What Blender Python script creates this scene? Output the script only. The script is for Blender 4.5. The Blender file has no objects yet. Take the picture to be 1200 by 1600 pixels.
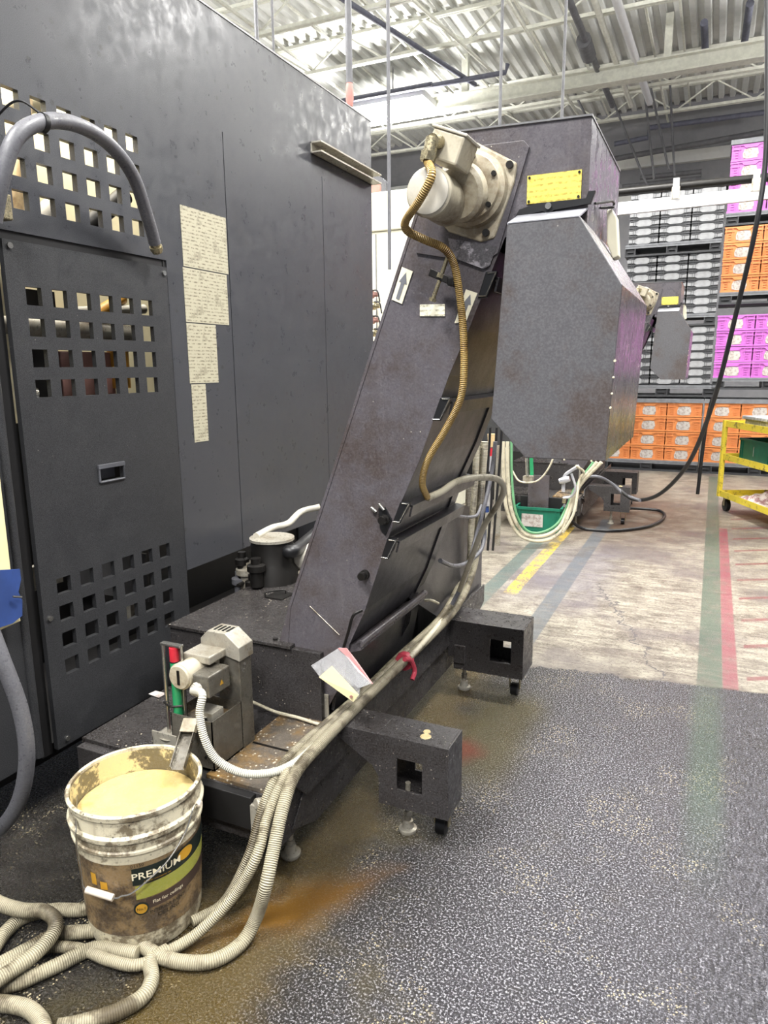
import bpy, bmesh, math, random
from mathutils import Vector, Matrix, noise
random.seed(7)
S = bpy.context.scene
C = S.collection
PI = math.pi
R = math.radians

# ------------------------------------------------------------------ camera
F, CAM_H = 1100.0, 1.32
PITCH, YAW, ROLL = math.atan(225 / 1100.0), R(24.85), R(0.5)
_w = Vector((-math.sin(YAW) * math.cos(PITCH), math.cos(YAW) * math.cos(PITCH), -math.sin(PITCH)))
_r = Vector((math.cos(YAW), math.sin(YAW), 0)); _u = _r.cross(_w)
_R = math.cos(ROLL) * _r - math.sin(ROLL) * _u
_U = math.sin(ROLL) * _r + math.cos(ROLL) * _u
CAM = Vector((0, 0, CAM_H))
cd = bpy.data.cameras.new('camera'); cam = bpy.data.objects.new('camera', cd); C.objects.link(cam)
cd.sensor_fit = 'VERTICAL'; cd.sensor_height = 36; cd.sensor_width = 27; cd.lens = F / 1600 * 36
cd.clip_start = 0.02; cd.clip_end = 200
m3 = Matrix((_R, _U, -_w)).transposed().to_4x4(); m3.translation = CAM
cam.matrix_world = m3
S.camera = cam


def P(px, py, axis, v):
    """world point that lies on the plane axis = v, along the sight line of a measured point"""
    d = _w * F + _R * (px - 600) - _U * (py - 800)
    i = 'xyz'.index(axis)
    return CAM + d * ((v - CAM[i]) / d[i])


# ------------------------------------------------------------------ light
S.view_settings.view_transform = 'Standard'; S.view_settings.look = 'None'
S.view_settings.gamma = 1; S.view_settings.use_curve_mapping = False
S.view_settings.exposure = 0.6
W = bpy.data.worlds.new('world'); S.world = W; W.use_nodes = True
W.node_tree.nodes['Background'].inputs[0].default_value = (0.86, 0.9, 1.0, 1)
W.node_tree.nodes['Background'].inputs[1].default_value = 0.30


def area(name, loc, sx, sy, power, rot=(0, 0, 0), col=(1, 0.985, 0.965)):
    l = bpy.data.lights.new(name, 'AREA'); l.shape = 'RECTANGLE'; l.size = sx; l.size_y = sy
    l.energy = power; l.color = col
    o = bpy.data.objects.new(name, l); C.objects.link(o); o.location = loc; o.rotation_euler = rot
    return o


LIGHTS = [(-5.1, 11.5), (-1.3, 7.0), (-4.6, 3.6), (0.9, 2.4), (-1.9, -0.9), (2.4, 7.0), (-8.5, 7.0), (2.5, 11.5), (1.0, -2.6)]
for lx, ly in LIGHTS:
    area('ceiling_lamp', (lx, ly, 5.40), 1.15, 0.6, 170 if ly > 6 else 270)
for lx, ly in LIGHTS:
    area('added_ceiling_fill', (lx, ly, 5.02), 1.1, 0.6, 150, rot=(PI, 0, 0))  # unseen upward fill lights, added to brighten the roof deck

# ------------------------------------------------------------------ materials


def srgb(*c):
    return tuple(((x / 255) / 12.92 if x / 255 <= 0.04045 else ((x / 255 + 0.055) / 1.055) ** 2.4) for x in c) + (1,)


class NT:
    def __init__(s, name):
        s.m = bpy.data.materials.new(name); s.m.use_nodes = True
        s.t = s.m.node_tree; s.b = s.t.nodes['Principled BSDF']
        s.tc = s.t.nodes.new('ShaderNodeTexCoord')
        s.obj = s.tc.outputs['Object']; s.uv = s.tc.outputs['UV']

    def new(s, t, **k):
        n = s.t.nodes.new(t)
        for a, b in k.items(): setattr(n, a, b)
        return n

    def put(s, sock, v):
        if isinstance(v, bpy.types.NodeSocket): s.t.links.new(v, sock)
        else: sock.default_value = v

    def m2(s, op, a, b=0.0, c=0.0):
        n = s.new('ShaderNodeMath', operation=op)
        s.put(n.inputs[0], a); s.put(n.inputs[1], b); s.put(n.inputs[2], c)
        return n.outputs[0]

    def ss(s, x, lo, hi, a=0.0, b=1.0):
        n = s.new('ShaderNodeMapRange', interpolation_type='SMOOTHSTEP')
        s.put(n.inputs[0], x); s.put(n.inputs[1], lo); s.put(n.inputs[2], hi); s.put(n.inputs[3], a); s.put(n.inputs[4], b)
        return n.outputs[0]

    def band(s, x, a, b, w=0.004):
        return s.m2('MULTIPLY', s.ss(x, a - w, a + w), s.ss(x, b - w, b + w, 1.0, 0.0))

    def noise(s, scale, detail=3, rough=0.55, vec=None, stretch=None, dist=0.0):
        n = s.new('ShaderNodeTexNoise'); n.inputs['Scale'].default_value = scale
        n.inputs['Detail'].default_value = detail; n.inputs['Roughness'].default_value = rough
        n.inputs['Distortion'].default_value = dist
        v = vec or s.obj
        if stretch:
            mp = s.new('ShaderNodeMapping'); mp.inputs['Scale'].default_value = stretch
            s.t.links.new(v, mp.inputs[0]); v = mp.outputs[0]
        s.t.links.new(v, n.inputs['Vector'])
        return n.outputs[0]

    def voro(s, scale, feature='F1', vec=None, out=0):
        n = s.new('ShaderNodeTexVoronoi', feature=feature); n.inputs['Scale'].default_value = scale
        s.t.links.new(vec or s.obj, n.inputs['Vector'])
        return n.outputs[out]

    def mix(s, f, a, b):
        n = s.new('ShaderNodeMix', data_type='RGBA')
        s.put(n.inputs[0], f); s.put(n.inputs[6], a); s.put(n.inputs[7], b)
        return n.outputs[2]

    def xyz(s, v=None):
        n = s.new('ShaderNodeSeparateXYZ'); s.t.links.new(v or s.obj, n.inputs[0]); return n.outputs

    def bump(s, h, strength=0.3, dist=0.002):
        n = s.new('ShaderNodeBump'); n.inputs['Strength'].default_value = strength; n.inputs['Distance'].default_value = dist
        s.put(n.inputs['Height'], h); s.t.links.new(n.outputs[0], s.b.inputs['Normal'])

    def out(s, col=None, rough=None, metal=None):
        if col is not None: s.put(s.b.inputs['Base Color'], col)
        if rough is not None: s.put(s.b.inputs['Roughness'], rough)
        if metal is not None: s.put(s.b.inputs['Metallic'], metal)
        return s.m


def plain(name, col, rough=0.5, metal=0.0, emit=0.0, var=0.12):
    n = NT(name); f = n.noise(14, 4)
    dark = tuple(c * (1 - var * 2) for c in col[:3]) + (1,)
    n.out(n.mix(n.ss(f, 0.35, 0.7), dark, col), rough, metal)
    if emit:
        n.b.inputs['Emission Color'].default_value = col; n.b.inputs['Emission Strength'].default_value = emit
    return n.m


def dirty(name, col, dirt, rough=0.45, metal=0.0, scale=5, lo=0.5, hi=0.75, amt=0.8, speck=None, speck_scale=60, speck_t=0.07,
          streak=None, bump=0.15, rvar=0.2, fine=220):
    """painted or bare surface with dirt blotches, optional vertical streaks and pale specks"""
    n = NT(name)
    a = n.noise(scale, 6, 0.62)
    b = n.noise(scale * 6, 5, 0.7)
    f = n.m2('MULTIPLY', n.ss(n.m2('ADD', n.m2('MULTIPLY', a, 0.7), n.m2('MULTIPLY', b, 0.3)), lo, hi), amt)
    c = n.mix(f, col, dirt)
    if streak:
        st = n.noise(1, 4, 0.6, stretch=(26, 26, 1.6))
        c = n.mix(n.ss(st, 0.56, 0.78, 0, 0.55), c, streak)
    if speck:
        v = n.voro(speck_scale); wn = n.noise(speck_scale * 0.25, 2)
        c = n.mix(n.m2('MULTIPLY', n.ss(v, speck_t * 0.6, speck_t, 0.85, 0.0), n.ss(wn, 0.48, 0.56)), c, speck)
    g = n.noise(fine, 3, 0.6)
    c = n.mix(n.ss(g, 0.35, 0.7, 0.0, 0.12), c, (0.35, 0.35, 0.36, 1))
    n.out(c, n.ss(b, 0.3, 0.7, max(0.05, rough - rvar), min(1, rough + rvar)), metal)
    n.bump(n.m2('ADD', n.m2('MULTIPLY', g, 0.4), b), bump, 0.002)
    return n.m


M = {}
M['black'] = dirty('black_machine_paint', srgb(48, 49, 54), srgb(33, 33, 37), 0.36, scale=3, speck=srgb(22, 20, 22), speck_scale=17, speck_t=0.16, bump=0.08, rvar=0.1, fine=500)
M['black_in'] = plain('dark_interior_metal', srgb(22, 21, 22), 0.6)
M['panel'] = dirty('black_access_panel_paint', srgb(25, 26, 29), srgb(18, 18, 20), 0.45, scale=3, speck=srgb(120, 116, 105), speck_scale=22, speck_t=0.04, bump=0.12, rvar=0.08, fine=520)
M['conv'] = dirty('worn_conveyor_paint', srgb(82, 78, 83), srgb(62, 50, 44), 0.33, scale=4, lo=0.42, hi=0.62, streak=srgb(112, 106, 108), speck=srgb(215, 208, 190), speck_scale=34, speck_t=0.06, bump=0.2, rvar=0.12)
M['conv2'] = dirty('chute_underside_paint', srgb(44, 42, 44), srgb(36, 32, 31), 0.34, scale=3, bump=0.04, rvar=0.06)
M['hood'] = dirty('grey_hood_paint', srgb(84, 83, 86), srgb(70, 58, 52), 0.4, scale=4, lo=0.45, hi=0.62, speck=srgb(225, 220, 205), speck_scale=22, speck_t=0.05, bump=0.2, rvar=0.1)
M['steel'] = dirty('polished_hood_side', srgb(128, 124, 128), srgb(88, 80, 70), 0.27, metal=0.75, scale=3, lo=0.45, hi=0.7, bump=0.0, rvar=0.04)
M['tank'] = dirty('oily_tank_top', srgb(46, 42, 40), srgb(26, 21, 18), 0.25, scale=7, lo=0.4, hi=0.6, speck=srgb(190, 180, 160), speck_scale=48, speck_t=0.16, bump=0.35, rvar=0.15)
M['frame'] = dirty('tank_frame_paint', srgb(44, 41, 41), srgb(28, 22, 19), 0.4, scale=8, lo=0.4, hi=0.62, speck=srgb(170, 160, 145), speck_scale=70, speck_t=0.14, bump=0.35)
M['tray'] = dirty('chip_covered_tray', srgb(96, 88, 78), srgb(132, 100, 46), 0.3, scale=5, lo=0.42, hi=0.6, amt=0.9, speck=srgb(222, 214, 196), speck_scale=80, speck_t=0.3, bump=0.6, rvar=0.15)
M['motor'] = dirty('grimy_beige_castings', srgb(190, 182, 160), srgb(112, 92, 62), 0.5, scale=9, lo=0.42, hi=0.68, speck=srgb(70, 55, 40), speck_scale=60, speck_t=0.08, bump=0.2)
M['cap'] = dirty('pale_fan_cover', srgb(188, 183, 170), srgb(140, 130, 105), 0.5, scale=10, bump=0.15)
M['alu'] = dirty('dull_cast_aluminium', srgb(170, 165, 152), srgb(112, 96, 66), 0.4, metal=0.35, scale=12, lo=0.45, hi=0.7, bump=0.2)
M['dkalu'] = dirty('oily_stainless', srgb(112, 108, 98), srgb(70, 60, 44), 0.34, metal=0.45, scale=9, lo=0.42, hi=0.66, bump=0.15)
M['chrome'] = plain('bright_metal', srgb(190, 188, 182), 0.25, 0.9)
M['zinc'] = dirty('zinc_plated_bolt', srgb(165, 155, 125), srgb(90, 75, 50), 0.35, metal=0.8, scale=40)
M['bolt'] = plain('black_oxide_bolt', srgb(32, 30, 28), 0.45, 0.4)
M['rubber'] = dirty('grey_rubber_hose', srgb(92, 92, 97), srgb(58, 57, 60), 0.42, scale=12, bump=0.08)
M['blackrub'] = plain('black_rubber', srgb(24, 24, 26), 0.4)
M['cream'] = plain('cream_painted_panel', srgb(235, 226, 190), 0.5, var=0.06)
M['white_cab'] = plain('off_white_cabinet_paint', srgb(246, 243, 222), 0.45, var=0.03)
M['wood'] = dirty('tan_conduit', srgb(205, 178, 130), srgb(130, 95, 60), 0.5, scale=12)
M['pinkpart'] = plain('dusty_pink_box', srgb(170, 125, 115), 0.55)
M['amber'] = plain('amber_plastic', srgb(220, 160, 60), 0.4)
M['blue'] = plain('blue_cloth_tape', srgb(38, 66, 128), 0.75)
M['ceil'] = dirty('cream_painted_deck', srgb(222, 223, 219), srgb(196, 196, 186), 0.6, scale=1.2, bump=0.02, fine=8)
M['joist'] = plain('cream_painted_steel', srgb(226, 226, 214), 0.55, var=0.08)
M['pipe_dark'] = plain('dark_painted_pipe', srgb(108, 108, 112), 0.5)
M['pipe_blue'] = plain('blue_grey_pipe', srgb(104, 106, 122), 0.5)
M['farwall'] = dirty('grey_far_wall', srgb(132, 132, 136), srgb(118, 118, 120), 0.7, scale=0.8, bump=0.02, fine=9)
M['yellow'] = dirty('chipped_yellow_paint', srgb(208, 186, 42), srgb(70, 58, 30), 0.5, scale=14, lo=0.52, hi=0.62, bump=0.2)
M['green_bin'] = plain('dark_green_plastic', srgb(22, 108, 84), 0.4, var=0.1)
M['orange'] = dirty('orange_crate_plastic', srgb(212, 130, 66), srgb(180, 96, 44), 0.45, scale=8, bump=0.04)
M['purple'] = dirty('purple_crate_plastic', srgb(190, 98, 186), srgb(150, 70, 150), 0.45, scale=8, bump=0.04)
M['greycrate'] = plain('grey_crate_plastic', srgb(84, 85, 88), 0.5)
M['lightcrate'] = plain('pale_crate_rim', srgb(150, 151, 153), 0.5, var=0.12)
M['pallet'] = plain('black_plastic_pallet', srgb(56, 57, 60), 0.5)
M['palletlight'] = plain('dusty_pallet_deck', srgb(120, 122, 126), 0.6)
M['paper'] = dirty('torn_white_label', srgb(186, 180, 174), srgb(128, 108, 98), 0.7, scale=24, lo=0.46, hi=0.6, bump=0.05)
_n = NT('thin_clear_plastic'); _n.bump(_n.noise(45, 3), .8, .01); M['clearbag'] = _n.m
_b = M['clearbag'].node_tree.nodes['Principled BSDF']
_b.inputs['Base Color'].default_value = (0.9, 0.9, 0.92, 1); _b.inputs['Alpha'].default_value = 0.2; _b.inputs['Roughness'].default_value = 0.12
M['redplastic'] = plain('faded_red_ribbon', srgb(196, 66, 84), 0.45)
M['red'] = plain('red_float', srgb(205, 44, 60), 0.4)
M['greenf'] = plain('green_gauge_fluid', srgb(42, 150, 96), 0.35)
M['manila'] = plain('manila_card', srgb(240, 226, 176), 0.6, var=0.04)
M['cloth'] = dirty('crumpled_rags', srgb(225, 215, 212), srgb(140, 70, 80), 0.8, scale=16, lo=0.48, hi=0.56)
M['lamp'] = plain('lit_lamp_diffuser', (1, 1, 1, 1), 0.5, emit=9.0, var=0)
M['whitebeam'] = plain('white_enamel_strip', srgb(215, 215, 218), 0.4, var=0.03)
M['spray'] = plain('silver_spray_gun', srgb(205, 205, 210), 0.3, 0.5)
M['greenline'] = plain('green_tube', srgb(110, 165, 120), 0.4)
M['sticker'] = plain('cream_arrow_sticker', srgb(236, 230, 204), 0.5, var=0.05)
M['ink'] = plain('grey_printed_arrow', srgb(118, 120, 126), 0.5)
M['bucket_in'] = dirty('scummy_bucket_inside', srgb(216, 198, 146), srgb(34, 26, 16), 0.45, scale=13, lo=0.46, hi=0.53, bump=0.3)
M['fluid'] = dirty('milky_coolant', srgb(196, 172, 112), srgb(160, 122, 60), 0.18, scale=9, bump=0.02, fine=20)
M['bucket'] = dirty('stained_white_bucket', srgb(214, 205, 178), srgb(84, 66, 38), 0.42, scale=15, lo=0.46, hi=0.58, amt=0.85, streak=srgb(120, 98, 60), speck=srgb(30, 24, 16), speck_scale=75, speck_t=0.22, bump=0.25)
M['labelbase'] = dirty('grimy_brown_paper_label', srgb(132, 108, 72), srgb(44, 30, 20), 0.45, scale=16, lo=0.42, hi=0.58, streak=srgb(64, 46, 30), bump=0.15)
M['labeldark'] = plain('dark_green_print', srgb(24, 36, 34), 0.4)
M['labelbrown'] = plain('brown_print', srgb(70, 54, 48), 0.45)
M['labelgreen'] = dirty('green_field_print', srgb(150, 152, 60), srgb(196, 180, 90), 0.45, scale=25)
M['labelgold'] = plain('gold_oval_print', srgb(210, 158, 46), 0.45)
M['labeltext'] = plain('cream_lettering', srgb(236, 226, 196), 0.45, var=0)
M['inkblack'] = plain('black_lettering', srgb(28, 24, 20), 0.5, var=0)
M['grip'] = dirty('dirty_white_grip', srgb(226, 212, 194), srgb(150, 125, 105), 0.5, scale=40)


def notice_mat(name, seed, col, ink):
    n = NT(name)
    x = n.xyz()
    rows = n.new('ShaderNodeTexWave', wave_type='BANDS', bands_direction='Z'); rows.inputs['Scale'].default_value = 26
    rows.inputs['Distortion'].default_value = 1.2; rows.inputs['Detail'].default_value = 3
    n.t.links.new(n.obj, rows.inputs[0])
    br = n.noise(60 + seed, 4, 0.7)
    f = n.m2('MULTIPLY', n.ss(rows.outputs[1], 0.55, 0.8), n.ss(br, 0.42, 0.6))
    g = n.m2('MULTIPLY', n.ss(n.noise(18 + seed, 5, 0.75), 0.55, 0.62), 0.5)
    n.out(n.mix(n.m2('MULTIPLY', n.m2('MAXIMUM', f, g), 0.75), col, ink), 0.55)
    return n.m


M['notice'] = notice_mat('faded_printed_sheet', 0, srgb(172, 166, 144), srgb(84, 78, 60))
M['yplate'] = notice_mat('yellow_rating_plate', 30, srgb(226, 206, 92), srgb(140, 118, 40))
M['wplate'] = notice_mat('white_rating_plate', 50, srgb(226, 222, 200), srgb(120, 115, 90))


def ribbed(name, col, dirt, pitch, rough=0.45, strength=1.0, lo=0.52, hi=0.66):
    n = NT(name)
    u = n.xyz(n.uv)[0]
    w = n.m2('SINE', n.m2('MULTIPLY', u, 2 * PI / pitch))
    f = n.ss(n.noise(9, 5, 0.65), lo, hi)
    c = n.mix(n.m2('MULTIPLY', f, 0.8), col, dirt)
    c = n.mix(n.ss(w, -1.0, -0.2, 0.55, 0.0), c, dirt)
    n.out(c, rough); n.bump(w, strength, pitch * 0.25)
    return n.m


M['ribhose'] = ribbed('ribbed_cream_hose', srgb(172, 164, 140), srgb(62, 50, 32), 0.0048, strength=0.8, lo=0.46, hi=0.62)
M['ribthin'] = ribbed('ribbed_white_conduit', srgb(222, 220, 206), srgb(96, 88, 66), 0.005, strength=0.9, lo=0.6, hi=0.8)
M['braid'] = ribbed('yellow_braided_conduit', srgb(176, 146, 84), srgb(84, 52, 26), 0.0045, rough=0.4, strength=0.8, lo=0.5, hi=0.72)
M['smooth'] = dirty('smooth_cream_hose', srgb(200, 192, 168), srgb(104, 92, 66), 0.42, scale=9, lo=0.48, hi=0.66)


def floor_mat():
    n = NT('worn_painted_concrete_and_grit_coating')
    X, Y, Z = n.xyz()
    big = n.noise(1.3, 6, 0.62); mid = n.noise(7, 6, 0.65); fine = n.noise(70, 5, 0.7)
    brush = n.noise(1, 6, 0.7, stretch=(9, 34, 1))
    con = n.mix(n.ss(n.m2('ADD', n.m2('MULTIPLY', mid, 0.5), n.m2('MULTIPLY', brush, 0.5)), 0.36, 0.66), srgb(152, 146, 132), srgb(88, 80, 72))
    con = n.mix(n.ss(fine, 0.52, 0.66, 0, 0.75), con, srgb(62, 52, 46))
    con = n.mix(n.m2('MULTIPLY', n.ss(n.noise(3, 6, 0.7, stretch=(0.7, 3.2, 1)), 0.5, 0.62), 0.55), con, srgb(92, 82, 76))
    con = n.mix(n.ss(n.noise(260, 2, 0.6), 0.6, 0.72, 0, 0.6), con, srgb(52, 46, 42))
    con = n.mix(n.ss(fine, 0.3, 0.42, 0.5, 0), con, srgb(196, 190, 176))
    con = n.mix(n.ss(big, 0.48, 0.62, 0, 0.7), con, srgb(88, 80, 80))
    # oil stained ground near the second machine
    dx = n.m2('SUBTRACT', X, -0.75); dy = n.m2('SUBTRACT', Y, 6.6)
    rr = n.m2('SQRT', n.m2('ADD', n.m2('POWER', n.m2('ABSOLUTE', dx), 2.0), n.m2('POWER', n.m2('ABSOLUTE', n.m2('MULTIPLY', dy, 0.75)), 2.0)))
    con = n.mix(n.m2('MULTIPLY', n.ss(n.m2('ADD', rr, n.m2('MULTIPLY', mid, 0.7)), 0.7, 1.6, 0.85, 0.0), n.ss(mid, 0.3, 0.6, 0.6, 1.0)), con, srgb(72, 50, 36))
    wear = n.ss(n.m2('ADD', n.m2('MULTIPLY', mid, 0.6), n.m2('MULTIPLY', fine, 0.4)), 0.46, 0.62, 0.85, 0.3)
    wear2 = n.ss(n.m2('ADD', n.m2('MULTIPLY', mid, 0.5), n.m2('MULTIPLY', fine, 0.5)), 0.47, 0.53, 0.9, 0.1)

    def stripe(c, x0, x1, y0, y1, col, wr, k=1.0):
        f = n.m2('MULTIPLY', n.m2('MULTIPLY', n.band(X, x0, x1), n.band(Y, y0, y1, 0.03)), n.m2('MULTIPLY', wr, k))
        return n.mix(f, c, col)
    # broad faded purple-grey scuff
    con = n.mix(n.m2('MULTIPLY', n.band(X, -1.1, -0.5, 0.12), n.m2('MULTIPLY', n.band(Y, 3.9, 5.2, 0.4), n.m2('MULTIPLY', wear, 0.5))), con, srgb(98, 94, 110))
    con = stripe(con, -0.80, -0.70, 2.9, 6.3, srgb(74, 82, 90), wear, 0.85)
    con = stripe(con, -1.19, -1.09, 2.9, 9.2, srgb(68, 84, 82), wear)
    con = stripe(con, -1.05, -0.965, 3.95, 6.2, srgb(190, 160, 56), wear2)
    con = stripe(con, 0.03, 0.13, 3.0, 9.3, srgb(62, 78, 66), wear)
    con = stripe(con, 0.13, 0.19, 3.0, 6.3, srgb(118, 44, 62), wear, 0.9)
    # row of short red dashes beside the stripe
    ys = n.m2('SUBTRACT', n.m2('ADD', Y, -0.17), n.m2('MULTIPLY', X, 1.0))
    fr = n.m2('FRACT', n.m2('DIVIDE', n.m2('SUBTRACT', n.m2('SUBTRACT', Y, n.m2('MULTIPLY', X, 0.55)), 3.05), 0.39))
    dash = n.m2('MULTIPLY', n.band(fr, 0.02, 0.13, 0.02), n.m2('MULTIPLY', n.band(X, 0.225, 0.9, 0.004), n.band(Y, 3.05, 7.2, 0.05)))
    con = n.mix(n.m2('MULTIPLY', dash, n.m2('MULTIPLY', wear, 0.9)), con, srgb(104, 38, 50))
    # crack
    cx = n.m2('ADD', n.m2('MULTIPLY', n.m2('SUBTRACT', Y, 3.1), -0.36), n.m2('MULTIPLY', n.m2('SUBTRACT', n.noise(6, 4, 0.7), 0.5), 0.35))
    cr = n.m2('ABSOLUTE', n.m2('SUBTRACT', X, n.m2('ADD', cx, -0.12)))
    con = n.mix(n.m2('MULTIPLY', n.ss(cr, 0.003, 0.011, 0.85, 0.0), n.band(Y, 3.0, 4.35, 0.1)), con, srgb(70, 66, 70))
    # ---- dark grit coating
    g1 = n.noise(185, 2, 0.75); v = n.voro(120)
    ridge = n.noise(1, 5, 0.7, stretch=(150, 34, 1), dist=0.6)
    side = n.ss(X, -0.25, 0.25)
    grain = n.m2('ADD', n.m2('MULTIPLY', g1, n.m2('SUBTRACT', 1.0, n.m2('MULTIPLY', side, 0.6))), n.m2('MULTIPLY', ridge, n.m2('MULTIPLY', side, 0.6)))
    bl = n.ss(X, -0.95, -0.2)
    base = n.mix(bl, srgb(17, 14, 10), srgb(44, 43, 47))
    grit = n.mix(n.ss(grain, 0.44, 0.56), base, n.mix(bl, srgb(38, 33, 22), srgb(84, 83, 89)))
    grit = n.mix(n.m2('MULTIPLY', n.ss(grain, 0.56, 0.62, 0, 0.95), n.m2('MULTIPLY', n.ss(X, -1.0, -0.45, .08, 1.0), n.ss(X, -0.1, 0.3, 1.0, .45))), grit, srgb(172, 170, 175))  # pale grit specks plus painted sparkle of reflected light, strongest mid-floor
    grit = n.mix(n.m2('MULTIPLY', n.ss(n.noise(2.2, 5, 0.6), 0.55, 0.68), n.ss(X, -0.5, 0.1, 0.55, 0.12)), grit, srgb(66, 58, 30))
    # spilled pale chips
    chip = n.m2('MULTIPLY', n.ss(n.voro(110), 0.16, 0.30, 1.0, 0.0), n.ss(n.m2('ADD', n.noise(3.4, 4, 0.7), n.ss(X, 0.0, 0.3, 0.0, -0.08)), 0.5, 0.6))
    grit = n.mix(n.m2('MULTIPLY', chip, 0.75), grit, srgb(214, 198, 160))
    # rust-amber coolant puddle beside the hoses
    ca_, sa_ = math.cos(R(52)), math.sin(R(52))
    px_ = n.m2('SUBTRACT', X, -0.84); py_ = n.m2('SUBTRACT', Y, 1.30)
    u1 = n.m2('ABSOLUTE', n.m2('ADD', n.m2('MULTIPLY', px_, ca_), n.m2('MULTIPLY', py_, sa_)))
    v1 = n.m2('ABSOLUTE', n.m2('SUBTRACT', n.m2('MULTIPLY', py_, ca_), n.m2('MULTIPLY', px_, sa_)))
    q = n.m2('ADD', v1, n.m2('MULTIPLY', u1, 0.32))
    nz = n.m2('MULTIPLY', n.m2('SUBTRACT', n.noise(5, 4, 0.6), 0.5), 0.16)
    am = n.ss(n.m2('ADD', q, nz), 0.03, 0.13, 1.0, 0.0)
    am2 = n.ss(n.m2('ADD', n.m2('ABSOLUTE', n.m2('SUBTRACT', X, -0.92)), n.m2('MULTIPLY', n.noise(3.5, 5, 0.65), 0.5)), 0.30, 0.46, 1.0, 0.0)
    grit = n.mix(n.m2('MULTIPLY', am2, 0.5), grit, srgb(98, 80, 34))
    grit = n.mix(n.m2('MULTIPLY', am, 0.75), grit, srgb(96, 66, 24))
    ol = n.m2('MULTIPLY', n.band(X, -0.76, -0.52, 0.07), n.band(Y, 2.0, 2.65, 0.15))
    grit = n.mix(n.m2('MULTIPLY', ol, 0.7), grit, srgb(74, 66, 30))
    rx = n.m2('SQRT', n.m2('ADD', n.m2('POWER', n.m2('ABSOLUTE', n.m2('ADD', X, 0.715)), 2.0), n.m2('POWER', n.m2('ABSOLUTE', n.m2('ADD', Y, -2.17)), 2.0)))
    grit = n.mix(n.ss(n.m2('ADD', rx, n.m2('MULTIPLY', mid, 0.12)), 0.09, 0.17, 0.8, 0.0), grit, srgb(104, 40, 20))
    # faint green stripe continuing in the coating
    grit = n.mix(n.m2('MULTIPLY', n.band(X, 0.02, 0.12, 0.03), n.band(Y, 2.0, 3.1, 0.35)), grit, n.mix(0.35, grit, srgb(70, 96, 74)))
    edge = n.m2('ADD', Y, n.m2('ADD', n.m2('MULTIPLY', X, -0.12), n.m2('MULTIPLY', n.m2('SUBTRACT', n.noise(5, 5, 0.7), 0.5), n.ss(X, -0.45, -0.1, 0.45, 0.06))))
    mk = n.ss(edge, 3.03, 3.06)
    col = n.mix(mk, grit, con)
    n.out(col, n.m2('ADD', n.m2('MULTIPLY', mk, 0.18), n.m2('SUBTRACT', n.ss(g1, 0.3, 0.7, 0.12, 0.34), n.m2('MULTIPLY', am, 0.08))))
    h = n.m2('ADD', n.m2('MULTIPLY', grain, n.m2('SUBTRACT', 1.0, n.m2('MULTIPLY', am, 0.8))), n.m2('MULTIPLY', mk, 0.2))
    h = n.m2('MULTIPLY', h, n.m2('SUBTRACT', 1.0, n.m2('MULTIPLY', mk, 0.85)))
    n.bump(h, 1.0, 0.009)
    return n.m


M['floor'] = floor_mat()

# ------------------------------------------------------------------ mesh tools


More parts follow.
